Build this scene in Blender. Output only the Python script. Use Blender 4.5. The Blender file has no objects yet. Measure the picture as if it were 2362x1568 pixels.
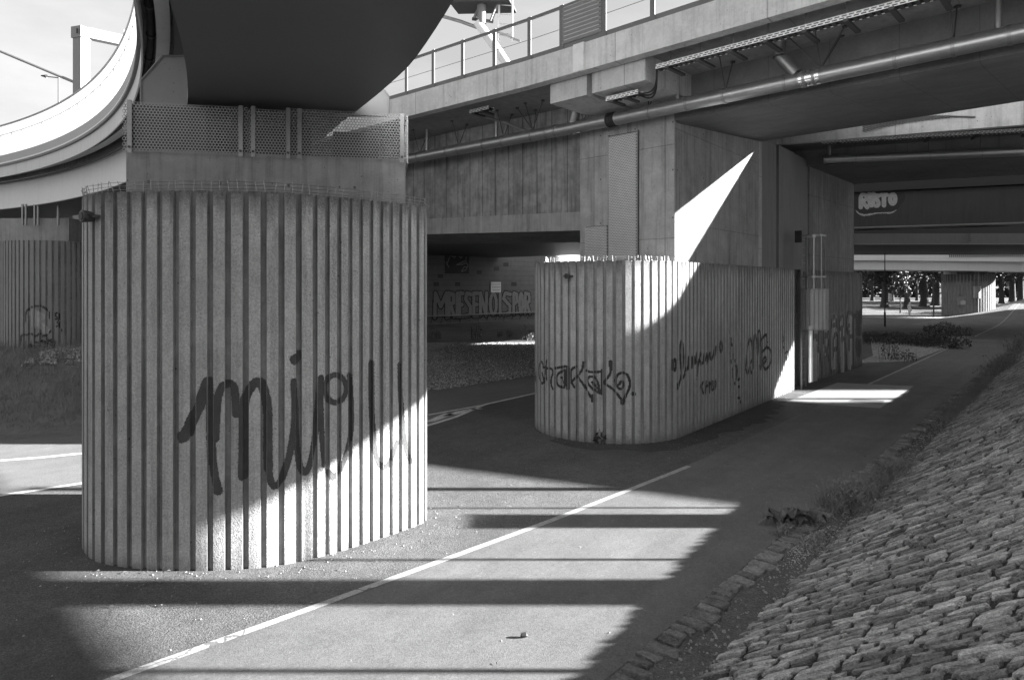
import bpy, bmesh, math, random
import numpy as np
from math import radians, sin, cos, pi, sqrt, atan2, floor
from mathutils import Vector
random.seed(7)
SC = bpy.context.scene
COL = SC.collection
# ------------------------------------------------------------------ camera
H, F, CX, HY = 3.7, 1490.0, 1181.0, 658.0      # eye height, focal length / centre / horizon in 2362-wide photo pixels
cam = bpy.data.cameras.new('camera')
cam.sensor_width = 36.0
cam.lens = 36.0 * F / 2362.0
cam.shift_y = -126.0 / 2362.0
cam.clip_start = 0.05
cam.clip_end = 3000
co = bpy.data.objects.new('camera', cam)
COL.objects.link(co)
co.location = (0, 0, H)
co.rotation_euler = (radians(90), 0, 0)
SC.camera = co
# ------------------------------------------------------------------ light
SUN_EL = 16.8
world = bpy.data.worlds.new('World')
SC.world = world
world.use_nodes = True
nt = world.node_tree
nt.nodes.clear()
N = nt.nodes.new
sky = N('ShaderNodeTexSky'); sky.sky_type = 'NISHITA'; sky.sun_disc = False
sky.sun_elevation = radians(SUN_EL); sky.sun_rotation = radians(90)
sky.air_density = 1.0; sky.dust_density = 1.5
bw = N('ShaderNodeRGBToBW')
tc = N('ShaderNodeTexCoord'); mp = N('ShaderNodeMapping'); mp.inputs['Scale'].default_value = (1.6, 1.6, 5.0)
mp.inputs['Rotation'].default_value = (0.15, 0.25, 0.5)
no = N('ShaderNodeTexNoise'); no.inputs['Scale'].default_value = 2.2; no.inputs['Detail'].default_value = 7; no.inputs['Roughness'].default_value = .62
mr = N('ShaderNodeMapRange'); mr.inputs[1].default_value = .42; mr.inputs[2].default_value = .8; mr.inputs[3].default_value = .97; mr.inputs[4].default_value = 1.22
mu = N('ShaderNodeMath'); mu.operation = 'MULTIPLY'
bg = N('ShaderNodeBackground'); bg.inputs['Strength'].default_value = .041
wo = N('ShaderNodeOutputWorld')
L = nt.links.new
L(sky.outputs[0], bw.inputs[0]); L(tc.outputs['Generated'], mp.inputs[0]); L(mp.outputs[0], no.inputs['Vector'])
pw = N('ShaderNodeMath'); pw.operation = 'POWER'; pw.inputs[1].default_value = .35
sc_ = N('ShaderNodeMath'); sc_.operation = 'MULTIPLY'; sc_.inputs[1].default_value = 1.62      # evens out the glare round the low sun
L(no.outputs['Fac'], mr.inputs[0]); L(bw.outputs[0], pw.inputs[0]); L(pw.outputs[0], sc_.inputs[0]); L(sc_.outputs[0], mu.inputs[0]); L(mr.outputs[0], mu.inputs[1])
L(mu.outputs[0], bg.inputs['Color']); L(bg.outputs[0], wo.inputs[0])
sl = bpy.data.lights.new('sun', 'SUN'); sl.energy = 5.0; sl.angle = radians(.5); sl.color = (1, 1, 1)
so = bpy.data.objects.new('sun', sl); COL.objects.link(so)
so.rotation_euler = (0, radians(90 - SUN_EL), 0)
so.location = (60, 10, 40)
SC.view_settings.view_transform = 'Standard'
SC.view_settings.look = 'None'
SC.view_settings.exposure = 3.16
SC.view_settings.gamma = 1.0
SC.cycles.max_bounces = 8
SC.cycles.diffuse_bounces = 4
SC.cycles.transparent_max_bounces = 12

# ------------------------------------------------------------------ helpers
def G(px, py, z=0.0):
    d = (H - z) * F / (py - HY)
    return ((px - CX) / F * d, d)
def PD(px, py, d):
    return ((px - CX) / F * d, d, H - (py - HY) * d / F)
def hit(px, P0, u):
    """where the sight line of column px crosses the upright plane through P0 along u: (s, x, y)"""
    k = (px - CX) / F
    s = (k * P0[1] - P0[0]) / (u[0] - k * u[1])
    return s, P0[0] + u[0] * s, P0[1] + u[1] * s
def hitz(px, py, P0, u):
    s, x, y = hit(px, P0, u)
    return s, x, y, H - (py - HY) * y / F

class MB:
    def __init__(self):
        self.v = []; self.f = []; self.m = []
    def add(self, vs, fs, mi=0):
        o = len(self.v)
        self.v += [tuple(p) for p in vs]
        for f in fs:
            self.f.append([i + o for i in f]); self.m.append(mi)
    def quad(self, a, b, c, d, mi=0):
        self.add([a, b, c, d], [(0, 1, 2, 3)], mi)
    def prism(self, poly, z0, z1, mi=0, top=True):
        n = len(poly)
        z0f = z0 if callable(z0) else (lambda x, y: z0)
        z1f = z1 if callable(z1) else (lambda x, y: z1)
        vs = [(x, y, z0f(x, y)) for x, y in poly] + [(x, y, z1f(x, y)) for x, y in poly]
        fs = [(i, (i + 1) % n, n + (i + 1) % n, n + i) for i in range(n)]
        fs += [tuple(range(n, 2 * n)), tuple(range(n - 1, -1, -1))]
        self.add(vs, fs, mi)
    def box(self, o, ax, ay, az, mi=0):
        """o corner, three edge vectors"""
        o, ax, ay, az = Vector(o), Vector(ax), Vector(ay), Vector(az)
        c = [o, o + ax, o + ax + ay, o + ay]
        c += [p + az for p in c]
        self.add(c, [(0, 3, 2, 1), (4, 5, 6, 7), (0, 1, 5, 4), (1, 2, 6, 5), (2, 3, 7, 6), (3, 0, 4, 7)], mi)
    def cbox(self, c, sx, sy, sz, rz=0, mi=0):
        u = Vector((cos(rz), sin(rz), 0)); w = Vector((-sin(rz), cos(rz), 0))
        self.box(Vector(c) - u * sx / 2 - w * sy / 2 - Vector((0, 0, sz / 2)), u * sx, w * sy, (0, 0, sz), mi)
    def tube(self, pts, r, n=8, mi=0, caps=True):
        pts = [Vector(p) for p in pts]
        rs = r if isinstance(r, (list, tuple)) else [r] * len(pts)
        o = len(self.v)
        ref = None
        for i, p in enumerate(pts):
            t = (pts[min(i + 1, len(pts) - 1)] - pts[max(i - 1, 0)])
            if t.length < 1e-9: t = Vector((0, 0, 1))
            t.normalize()
            if ref is None:
                ref = Vector((0, 0, 1)) if abs(t.z) < .9 else Vector((1, 0, 0))
            a = t.cross(ref)
            if a.length < 1e-5: a = t.orthogonal()
            a.normalize(); b = a.cross(t); b.normalize(); ref = b
            for k in range(n):
                q = 2 * pi * k / n
                self.v.append(tuple(p + (a * cos(q) + b * sin(q)) * rs[i]))
        for i in range(len(pts) - 1):
            for k in range(n):
                self.f.append([o + i * n + k, o + i * n + (k + 1) % n, o + (i + 1) * n + (k + 1) % n, o + (i + 1) * n + k]); self.m.append(mi)
        if caps:
            self.f.append([o + k for k in range(n - 1, -1, -1)]); self.m.append(mi)
            e = o + (len(pts) - 1) * n
            self.f.append([e + k for k in range(n)]); self.m.append(mi)
    def sweep(self, path, prof, mi=0, closed=True, side=None):
        """path of (x, y); prof(i) or list of (w, z); w measured along the path's side normal"""
        n = len(path); rows = []
        for i, (x, y) in enumerate(path):
            a = path[max(i - 1, 0)]; b = path[min(i + 1, n - 1)]
            t = Vector((b[0] - a[0], b[1] - a[1])).normalized()
            if side: nx, ny = side[i]
            else: nx, ny = t.y, -t.x
            pr = prof(i) if callable(prof) else prof
            rows.append([(x + nx * w, y + ny * w, z) for w, z in pr])
        m = len(rows[0]); o = len(self.v)
        for r in rows: self.v += r
        for i in range(n - 1):
            for k in range(m if closed else m - 1):
                self.f.append([o + i * m + k, o + i * m + (k + 1) % m, o + (i + 1) * m + (k + 1) % m, o + (i + 1) * m + k]); self.m.append(mi)
        if closed:
            self.f.append([o + k for k in range(m)]); self.m.append(mi)
            self.f.append([o + (n - 1) * m + k for k in range(m - 1, -1, -1)]); self.m.append(mi)

def obj(name, mb, mats, parent=None, smooth=False, recalc=True):
    me = bpy.data.meshes.new(name)
    off = Vector((0, 0, 0)); p = parent
    while p is not None:
        off += p.location; p = p.parent
    me.from_pydata([tuple(Vector(v) - off) for v in mb.v], [], mb.f)
    if not isinstance(mats, (list, tuple)): mats = [mats]
    for m in mats: me.materials.append(m)
    if len(mats) > 1: me.polygons.foreach_set('material_index', mb.m)
    if recalc and len(mb.f) < 300000:
        bm = bmesh.new(); bm.from_mesh(me); bmesh.ops.recalc_face_normals(bm, faces=bm.faces); bm.to_mesh(me); bm.free()
    if smooth:
        me.polygons.foreach_set('use_smooth', [True] * len(me.polygons))
        me.set_sharp_from_angle(angle=radians(40))
    me.update()
    o = bpy.data.objects.new(name, me)
    COL.objects.link(o)
    if parent: o.parent = parent
    return o
def tag(o, label, cat, group=None, kind=None):
    if label: o['label'] = label
    if cat: o['category'] = cat
    if group: o['group'] = group
    if kind: o['kind'] = kind
    return o
def thing(name, loc, label, cat, group=None):
    o = bpy.data.objects.new(name, None); COL.objects.link(o); o.location = loc
    o.empty_display_size = .3
    return tag(o, label, cat, group)
def struct(name, mb, mats, **k):
    o = obj(name, mb, mats, **k); o['kind'] = 'structure'; return o
def dup(root, loc, label):
    r = root.copy(); COL.objects.link(r); r.location = loc; r['label'] = label
    for ch in list(root.children):
        c = ch.copy(); COL.objects.link(c); c.parent = r
        for g in list(ch.children):
            d = g.copy(); COL.objects.link(d); d.parent = c
    return r

# ------------------------------------------------------------------ materials
def mat(name, base, rough=.9, noise=(), streak=0, pores=0, lines=(), bump=(), metal=0, speck=0, grad=None, cells=None, spec=.5, drip=None, wear_and_shade=0, cracks=0, island=0, foot=0, ties=None):
    m = bpy.data.materials.new(name); m.use_nodes = True
    t = m.node_tree; n = t.nodes; n.clear(); K = n.new; l = t.links.new
    out = K('ShaderNodeOutputMaterial'); b = K('ShaderNodeBsdfPrincipled'); l(b.outputs[0], out.inputs[0])
    b.inputs['Roughness'].default_value = rough; b.inputs['Metallic'].default_value = metal
    b.inputs['Specular IOR Level'].default_value = spec
    g = K('ShaderNodeNewGeometry'); P = g.outputs['Position']
    def M(op, a, c=None, clamp=False):
        q = K('ShaderNodeMath'); q.operation = op; q.use_clamp = clamp
        for i, s in enumerate((a, c)):
            if s is None: continue
            if isinstance(s, (int, float)): q.inputs[i].default_value = s
            else: l(s, q.inputs[i])
        return q.outputs[0]
    def NZ(scale, detail=4, sc=None, rg=.6):
        x = K('ShaderNodeTexNoise'); x.inputs['Scale'].default_value = scale; x.inputs['Detail'].default_value = detail; x.inputs['Roughness'].default_value = rg
        if sc:
            mpp = K('ShaderNodeMapping'); mpp.inputs['Scale'].default_value = sc; l(P, mpp.inputs[0]); l(mpp.outputs[0], x.inputs['Vector'])
        else: l(P, x.inputs['Vector'])
        return x.outputs['Fac']
    val = None
    def mulv(v):
        nonlocal val
        val = v if val is None else M('MULTIPLY', val, v)
    for sc, amt in noise:
        mulv(M('ADD', M('MULTIPLY', M('SUBTRACT', NZ(sc), .5), 2 * amt * 1.6), 1.0))
    if streak:
        s = NZ(3.0, 5, (2.2, 2.2, .12), .7)
        s2 = NZ(1.0, 3)
        r = K('ShaderNodeMapRange'); r.inputs[1].default_value = .48; r.inputs[2].default_value = .75; l(s, r.inputs[0])
        mulv(M('SUBTRACT', 1.0, M('MULTIPLY', M('MULTIPLY', r.outputs[0], s2), 2 * streak)))
    if pores:
        vo = K('ShaderNodeTexVoronoi'); vo.inputs['Scale'].default_value = 9; l(P, vo.inputs['Vector'])
        nn = NZ(2.5, 2)
        th = M('MULTIPLY', M('SUBTRACT', nn, .38, True), .45)
        r = M('LESS_THAN', vo.outputs['Distance'], th)
        mulv(M('SUBTRACT', 1.0, M('MULTIPLY', r, pores)))
    for d, sp, wd, st, ph in lines:
        dp = K('ShaderNodeVectorMath'); dp.operation = 'DOT_PRODUCT'; l(P, dp.inputs[0]); dp.inputs[1].default_value = d
        fr = M('FRACT', M('ADD', M('DIVIDE', dp.outputs['Value'], sp), ph))
        near = M('LESS_THAN', M('ABSOLUTE', M('SUBTRACT', fr, .5)), wd / sp / 2)
        mulv(M('SUBTRACT', 1.0, M('MULTIPLY', near, st)))
    if speck:
        vo = K('ShaderNodeTexVoronoi'); vo.inputs['Scale'].default_value = 70; l(P, vo.inputs['Vector'])
        sv = K('ShaderNodeSeparateColor'); l(vo.outputs['Color'], sv.inputs[0])
        mulv(M('ADD', 1.0 - speck * .5, M('MULTIPLY', sv.outputs[0], speck)))
        v2 = K('ShaderNodeTexVoronoi'); v2.inputs['Scale'].default_value = 6; l(P, v2.inputs['Vector'])
        spots = M('LESS_THAN', v2.outputs['Distance'], .05)
        val = M('ADD', val, M('MULTIPLY', spots, .7))
    if cells:
        vo = K('ShaderNodeTexVoronoi'); vo.inputs['Scale'].default_value = cells; l(P, vo.inputs['Vector'])
        sv = K('ShaderNodeSeparateColor'); l(vo.outputs['Color'], sv.inputs[0])
        mulv(M('ADD', .45, M('MULTIPLY', sv.outputs[0], 1.1)))
        mulv(M('SUBTRACT', 1.25, M('MULTIPLY', vo.outputs['Distance'], .9)))
    if drip:
        zt, ln, amt = drip
        sp = K('ShaderNodeSeparateXYZ'); l(P, sp.inputs[0])
        dn = M('SUBTRACT', zt, sp.outputs[2])
        reach = M('MULTIPLY', NZ(2.6, 4, (1, 1, .03), .7), ln * 2)
        f = M('SUBTRACT', 1.0, M('DIVIDE', dn, M('MAXIMUM', M('SUBTRACT', reach, ln * .55), .02)), True)
        f = M('MULTIPLY', f, M('ADD', .35, NZ(7, 3)), True)
        mulv(M('SUBTRACT', 1.0, M('MULTIPLY', f, amt)))
    if ties:
        td, tsx, tsz, tr = ties
        dp = K('ShaderNodeVectorMath'); dp.operation = 'DOT_PRODUCT'; l(P, dp.inputs[0]); dp.inputs[1].default_value = td
        sp = K('ShaderNodeSeparateXYZ'); l(P, sp.inputs[0])
        fx = M('MULTIPLY', M('SUBTRACT', M('FRACT', M('DIVIDE', dp.outputs['Value'], tsx)), .5), tsx)
        fz = M('MULTIPLY', M('SUBTRACT', M('FRACT', M('DIVIDE', sp.outputs[2], tsz)), .5), tsz)
        rr = M('SQRT', M('ADD', M('MULTIPLY', fx, fx), M('MULTIPLY', fz, fz)))
        mulv(M('SUBTRACT', 1.0, M('MULTIPLY', M('LESS_THAN', rr, tr), .6)))
    if foot:
        sp = K('ShaderNodeSeparateXYZ'); l(P, sp.inputs[0])
        f = M('SUBTRACT', 1.0, M('DIVIDE', sp.outputs[2], M('MULTIPLY', NZ(3, 4, (1, 1, .2)), .5)), True)
        mulv(M('SUBTRACT', 1.0, M('MULTIPLY', f, foot)))
    if wear_and_shade:  # streaks along the path: tyre marks plus soft shadow streaks put into colour
        d1 = K('ShaderNodeVectorMath'); d1.operation = 'DOT_PRODUCT'; l(P, d1.inputs[0]); d1.inputs[1].default_value = (.665 * .06, .747 * .06, 0)
        d2 = K('ShaderNodeVectorMath'); d2.operation = 'DOT_PRODUCT'; l(P, d2.inputs[0]); d2.inputs[1].default_value = (.747, -.665, 0)
        cx2 = K('ShaderNodeCombineXYZ'); l(d1.outputs['Value'], cx2.inputs[0]); l(d2.outputs['Value'], cx2.inputs[1])
        wn = K('ShaderNodeTexNoise'); wn.inputs['Scale'].default_value = 2.4; wn.inputs['Detail'].default_value = 5; wn.inputs['Roughness'].default_value = .65; l(cx2.outputs[0], wn.inputs['Vector'])
        mulv(M('ADD', 1.0 - wear_and_shade, M('MULTIPLY', wn.outputs['Fac'], 2 * wear_and_shade)))
    if cracks:
        vo = K('ShaderNodeTexVoronoi'); vo.feature = 'DISTANCE_TO_EDGE'; vo.inputs['Scale'].default_value = .55
        nn = K('ShaderNodeTexNoise'); nn.inputs['Scale'].default_value = 1.6; nn.inputs['Detail'].default_value = 6; l(P, nn.inputs['Vector'])
        vm = K('ShaderNodeVectorMath'); vm.operation = 'MULTIPLY_ADD'; l(nn.outputs['Color'], vm.inputs[0]); vm.inputs[1].default_value = (.9, .9, 0); l(P, vm.inputs[2]); l(vm.outputs[0], vo.inputs['Vector'])
        cr = M('MULTIPLY', M('LESS_THAN', vo.outputs['Distance'], .006), M('GREATER_THAN', NZ(.35, 2), .5))
        mulv(M('SUBTRACT', 1.0, M('MULTIPLY', cr, cracks)))
        st = K('ShaderNodeMapRange'); st.inputs[1].default_value = .6; st.inputs[2].default_value = .72; l(NZ(.9, 4), st.inputs[0])
        mulv(M('SUBTRACT', 1.0, M('MULTIPLY', st.outputs[0], .3)))
    if island:
        mulv(M('ADD', 1.0 - island, M('MULTIPLY', g.outputs['Random Per Island'], 2 * island)))
    if val is None: b.inputs['Base Color'].default_value = (base, base, base, 1)
    else:
        c = M('MULTIPLY', val, base)
        c = M('MINIMUM', M('MAXIMUM', c, .004), .85)
        cc = K('ShaderNodeCombineColor')
        for i in range(3): l(c, cc.inputs[i])
        l(cc.outputs[0], b.inputs['Base Color'])
    prev = None
    for sc, dist in bump:
        bn = K('ShaderNodeBump'); bn.inputs['Distance'].default_value = dist; bn.inputs['Strength'].default_value = 1
        if sc < 0:
            vo = K('ShaderNodeTexVoronoi'); vo.inputs['Scale'].default_value = -sc; l(P, vo.inputs['Vector'])
            l(M('SUBTRACT', 1.0, vo.outputs['Distance']), bn.inputs['Height'])
        else: l(NZ(sc, 3), bn.inputs['Height'])
        if prev: l(prev, bn.inputs['Normal'])
        prev = bn.outputs[0]
    if prev: l(prev, b.inputs['Normal'])
    return m
UA = (.725, -.689); WA = (.689, .725); UL = (-.767, .641); WL = (.641, .767); PP = (.638, .769)
UB = (.918, -.396); WB = (.396, .918)
M_rib = mat('rib_concrete', .49, .95, ((.6, .2), (4, .16), (34, .3), (85, .3)), streak=.42, pores=.35, bump=((38, .035), (110, .014)), drip=(4.93, .9, .75), foot=.45)
M_rib2 = mat('rib_concrete_shade', .40, .95, ((.6, .22), (4, .2), (34, .3), (85, .2)), streak=.45, pores=.35, bump=((38, .035), (110, .014)), drip=(4.28, .8, .7), foot=.5)  # same rib concrete, weaker ambient light on this pier put into the colour
M_rib3 = mat('rib_concrete_deep_shade', .21, .95, ((.6, .22), (4, .2), (34, .3)), streak=.45, bump=((38, .035),), drip=(4.27, .8, .7), foot=.5)  # rib concrete again, shade on the farther piers put into its colour
M_form2 = mat('formwork_shade', .17, .85, ((.5, .28), (3, .2), (14, .12)), streak=.5, lines=(((.68, .73, 0), 1.1, .025, .45, .2), ((0, 0, 1), 2.35, .02, .4, .42)), bump=((30, .004),))  # column formwork with the under-bridge shade put into its colour
M_groove = mat('groove_concrete', .215, .9, ((.8, .35), (6, .25), (30, .15)), streak=.45, pores=.7, bump=((30, .004),))
M_conc = mat('cast_concrete', .28, .85, ((.7, .25), (5, .16), (40, .08)), streak=.45, pores=.75, ties=((.98, .19, 0), .95, 1.15, .022), bump=((30, .004),))
M_form = mat('formwork_concrete', .32, .85, ((.5, .28), (3, .2), (14, .12), (50, .1)), streak=.5, pores=.5,
             lines=(((UA[0], UA[1], 0), 1.1, .025, .45, .2), ((0, 0, 1), 2.35, .02, .4, .42)), ties=((UA[0], UA[1], 0), 1.1, 1.2, .024), bump=((30, .004),))
M_side = mat('formwork_side', .25, .85, ((.5, .3), (2.4, .25), (14, .14), (50, .1)), streak=.5, pores=.4,
             lines=(((PP[0], PP[1], 0), .8, .02, .35, .2), ((0, 0, 1), 2.35, .02, .35, .25)), ties=((PP[0], PP[1], 0), 1.6, 1.2, .024), bump=((30, .004),))
M_panel = mat('panelled_concrete', .23, .85, ((.6, .4), (2.4, .35), (9, .15), (40, .1)), streak=.6, pores=.3,
              lines=(((UL[0], UL[1], 0), .556, .028, .6, .1),), bump=((25, .004),))
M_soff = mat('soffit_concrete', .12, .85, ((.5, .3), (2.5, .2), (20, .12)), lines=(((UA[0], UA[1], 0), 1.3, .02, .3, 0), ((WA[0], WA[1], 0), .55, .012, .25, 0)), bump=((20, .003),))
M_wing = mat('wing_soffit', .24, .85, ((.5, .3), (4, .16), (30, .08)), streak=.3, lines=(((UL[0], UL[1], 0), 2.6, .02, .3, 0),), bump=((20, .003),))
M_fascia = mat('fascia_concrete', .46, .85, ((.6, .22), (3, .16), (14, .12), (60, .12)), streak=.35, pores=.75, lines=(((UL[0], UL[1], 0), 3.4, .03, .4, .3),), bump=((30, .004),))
M_wpaint = mat('white_steel_paint', .72, .45, ((.6, .05), (8, .03)), streak=.08)
M_gpaint = mat('grey_steel_paint', .20, .4, ((1.5, .06), (30, .03)), streak=.08)
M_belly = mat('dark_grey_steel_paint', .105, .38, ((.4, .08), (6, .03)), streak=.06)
M_plate = mat('gusset_paint', .22, .5, ((2, .08), (14, .05)), pores=.35)
M_frame = mat('barrier_frame_paint', .09, .5, ((3, .06),))
M_zinc = mat('galvanised_steel', .27, .42, ((6, .12), (40, .08)), metal=.7)
M_mesh = mat('perforated_steel', .46, .5, ((5, .1),), metal=.5)
M_pipe = mat('pipe_steel', .33, .36, ((8, .1), (60, .06)), metal=.75)
M_white = mat('tray_zinc', .75, .5, ((20, .06),))
M_black = mat('black_rubber', .015, .6)
M_dark = mat('dark_metal', .04, .5, ((4, .1),))
M_paintk = mat('black_spray_paint', .022, .7, ((15, .25),))
M_paintg = mat('faded_spray_paint', .05, .8, ((12, .3), (60, .2)))
M_paintw = mat('pale_spray_paint', .34, .8, ((6, .2), (30, .12)))
M_paintf = mat('light_grey_spray_paint', .42, .8, ((6, .2), (30, .12)))
M_paintm = mat('grey_spray_paint', .24, .8, ((6, .25), (30, .12)))
M_asph = mat('rough_asphalt', .078, .85, ((.22, .3), (.9, .3), (5, .22), (26, .2), (70, .3)), speck=.8, cracks=.25, wear_and_shade=.3, bump=((110, .012), (-45, .006)))
M_path = mat('path_asphalt', .103, .8, ((.3, .2), (1.6, .2), (8, .12), (24, .16), (90, .45)), speck=.4, wear_and_shade=.35, bump=((150, .008),))
M_road = mat('road_asphalt', .13, .8, ((.4, .16), (3, .12), (70, .3)), speck=.3, wear_and_shade=.25, bump=((150, .005),))
M_line = mat('road_paint', .27, .75, ((2, .2), (11, .4), (45, .4), (110, .3)), cracks=.6)
M_patch = mat('concrete_patch', .24, .8, ((1, .12), (9, .08), (80, .12)))
M_dirt = mat('dirt', .10, .95, ((1.2, .3), (8, .3), (50, .35)), speck=.6, bump=((25, .03), (-60, .01)))
M_moss = mat('joint_soil', .02, .95, ((3, .4), (40, .4)), bump=((40, .02),))
M_stone = mat('slope_stone', .25, .85, ((.5, .35), (1.4, .3), (7, .45), (28, .4), (80, .4)), bump=((16, .05), (60, .025)), island=.55)
M_grav = mat('ballast', .36, .9, ((.4, .2), (3, .15)), cells=16, bump=((-16, .05),))
M_lawn = mat('lawn', .075, .95, ((.15, .3), (1.5, .25), (10, .3)), bump=((9, .08),))
M_grass = mat('dry_grass', .155, .8, ((.8, .3), (6, .3)))
M_bank = mat('bank_soil', .13, .95, ((.6, .35), (5, .3), (30, .3)), bump=((20, .04),))
M_leafd = mat('dark_foliage', .028, .6, ((.7, .35), (5, .3)))
M_leafl = mat('light_foliage', .07, .6, ((.7, .3), (5, .3)))
M_bark = mat('bark', .05, .95, ((3, .3),), bump=((12, .05),))
M_wall = mat('block_wall', .17, .9, ((.2, .2), (2, .15)), lines=(((0, 0, 1), .5, .035, .4, .1),), bump=((12, .01),))
M_skin = mat('skin', .35, .6); M_cloth = mat('pale_cloth', .6, .9); M_clothd = mat('dark_cloth', .08, .9); M_hair = mat('hair', .04, .7)
def glassmat():
    m = bpy.data.materials.new('barrier_glass'); m.use_nodes = True
    t = m.node_tree; n = t.nodes; n.clear()
    o = n.new('ShaderNodeOutputMaterial'); a = n.new('ShaderNodeBsdfTransparent'); a.inputs[0].default_value = (.93, .93, .93, 1)
    b = n.new('ShaderNodeBsdfGlossy'); b.inputs['Roughness'].default_value = .05; b.inputs[0].default_value = (.9, .9, .9, 1)
    x = n.new('ShaderNodeMixShader'); x.inputs[0].default_value = .06
    t.links.new(a.outputs[0], x.inputs[1]); t.links.new(b.outputs[0], x.inputs[2]); t.links.new(x.outputs[0], o.inputs[0])
    return m
M_glass = glassmat()
def transmat():
    m = bpy.data.materials.new('translucent_panel'); m.use_nodes = True
    t = m.node_tree; n = t.nodes; n.clear()
    o = n.new('ShaderNodeOutputMaterial'); a = n.new('ShaderNodeBsdfTranslucent'); a.inputs[0].default_value = (.42, .42, .42, 1)
    b = n.new('ShaderNodeBsdfDiffuse'); b.inputs[0].default_value = (.5, .5, .5, 1)
    c = n.new('ShaderNodeBsdfTransparent')
    x = n.new('ShaderNodeMixShader'); x.inputs[0].default_value = .35
    y = n.new('ShaderNodeMixShader'); y.inputs[0].default_value = .2
    t.links.new(a.outputs[0], x.inputs[1]); t.links.new(b.outputs[0], x.inputs[2])
    t.links.new(x.outputs[0], y.inputs[1]); t.links.new(c.outputs[0], y.inputs[2]); t.links.new(y.outputs[0], o.inputs[0])
    return m
M_trans = transmat()

# ------------------------------------------------------------------ ground
mb = MB()
n = 60
xs = sorted(set([-1500, -600, -250] + [-120 + 5 * i for i in range(57)] + [250, 600, 1500]))
mb.quad((-1500, -400, -.004), (1500, -400, -.004), (1500, 1600, -.004), (-1500, 1600, -.004))
struct('ground', mb, M_asph)
K0 = Vector((.87, 6.06)); KA = Vector((.665, .747)).normalized(); KN = Vector((KA.y, -KA.x))
def KP(t, q, z=0): 
    p = K0 + KA * t + KN * q
    return (p.x, p.y, z)
def rampz(t):
    """the path climbs beyond t = 66"""
    x = min(max((t - 66) / 38, 0), 1)
    return 1.75 * x * x * (3 - 2 * x)
mb = MB()
ts = [-14 + 2 * i for i in range(75)]
def LP(px, py):
    x, y = G(px, py); return Vector((x, y))
cl = [LP(-120, 1720), LP(256, 1568), LP(714, 1404), LP(1265, 1203), LP(1590, 1075)]
_clt = [(p - K0).dot(KA) for p in cl]; _clq = [(p - K0).dot(KN) for p in cl]
def lineq(t):   # distance of the edge line left of the kerb
    return float(np.interp(t, _clt + [_clt[-1] + 8], _clq + [-2.72]))
for a, b in zip(ts[:-1], ts[1:]):
    mb.quad(KP(a, lineq(a) - .05, .002 + rampz(a)), KP(a, 0, .002 + rampz(a)), KP(b, 0, .002 + rampz(b)), KP(b, lineq(b) - .05, .002 + rampz(b)))
struct('cycle_path', mb, M_path)
mb = MB()
cl2 = [Vector(KP(t, lineq(t))[:2]) for t in range(18, 150, 3)]
def ribbon(mb, pts, w, z, mi=0):
    for a, b in zip(pts[:-1], pts[1:]):
        t = (b - a).normalized(); nn = Vector((-t.y, t.x)) * w / 2
        mb.quad((a.x + nn.x, a.y + nn.y, z(a)), (a.x - nn.x, a.y - nn.y, z(a)), (b.x - nn.x, b.y - nn.y, z(b)), (b.x + nn.x, b.y + nn.y, z(b)), mi)
def pz(p): return .006 + rampz((p - K0).dot(KA))
ribbon(mb, cl, .11, pz)
ribbon(mb, [p for p in cl2 if p.y > 22.5], .1, pz)
ribbon(mb, [Vector(KP(t, lineq(t))[:2]) for t in np.arange(16.4, 18.2, .6)], .1, pz)
struct('path_marking', mb, M_line)
# concrete patch with drain grate
mb = MB()
pc = [G(1752 + 79 - 20, 928), G(2030, 942), G(2108, 891), G(1931, 883)]
mb.add([(x, y, .010) for x, y in pc], [(0, 1, 2, 3)])
struct('concrete_patch', mb, M_patch)
mb = MB()
gx = [G(1958, 927), G(2034, 933), G(2042, 925), G(1972, 920)]
a, b, c, d = [Vector((x, y, .014)) for x, y in gx]
for i in range(14):
    f0, f1 = i / 14, (i + .55) / 14
    mb.quad(a + (b - a) * f0, a + (b - a) * f1, d + (c - d) * f1, d + (c - d) * f0)
g_ = obj('drain_grate', mb, M_dark); tag(g_, 'dark slotted drain grate set in the pale concrete patch of the path', 'drain grate')
# road on the far side of the piers
mb = MB()
rd = [G(-500, 1225), G(0, 1141), G(185, 1113), G(988, 982), G(1118, 934), G(1225, 908), (9, 33), (30, 62), (70, 110), (64, 122), (24, 74), (6, 42), G(1225, 862), G(990, 901), G(185, 998), G(0, 1010), G(-500, 1075)]
mb.add([(x, y, .001) for x, y in rd], [tuple(range(len(rd)))])
struct('road', mb, M_road)
mb = MB()
zc = lambda p: .0052
ribbon(mb, [LP(-400, 1208), LP(0, 1143), LP(185, 1115), LP(988, 981), LP(1050, 962), LP(1118, 933), LP(1225, 909), Vector((9, 32.8)), Vector((40, 74))], .13, zc)
ribbon(mb, [LP(988, 957), LP(1112, 934.5)], .11, zc)
ribbon(mb, [LP(-300, 1094), LP(0, 1062), LP(95, 1055), LP(185, 1046), LP(500, 1010)], .16, zc)
for f in (.14, .42, .68):
    a = LP(988, 981) * (1 - f) + LP(1105, 938) * f
    b = LP(988, 957) * (1 - f) + LP(1112, 935) * f
    dx = Vector((-.35, -.05))
    mb.quad((a.x + dx.x, a.y, .0052), (a.x + dx.x + .3, a.y + .18, .0052), (b.x + .55, b.y - .05, .0052), (b.x + .22, b.y, .0052))
struct('road_marking', mb, mat('road_line_paint', .5, .75, ((2, .2), (11, .4), (45, .35))))
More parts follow.
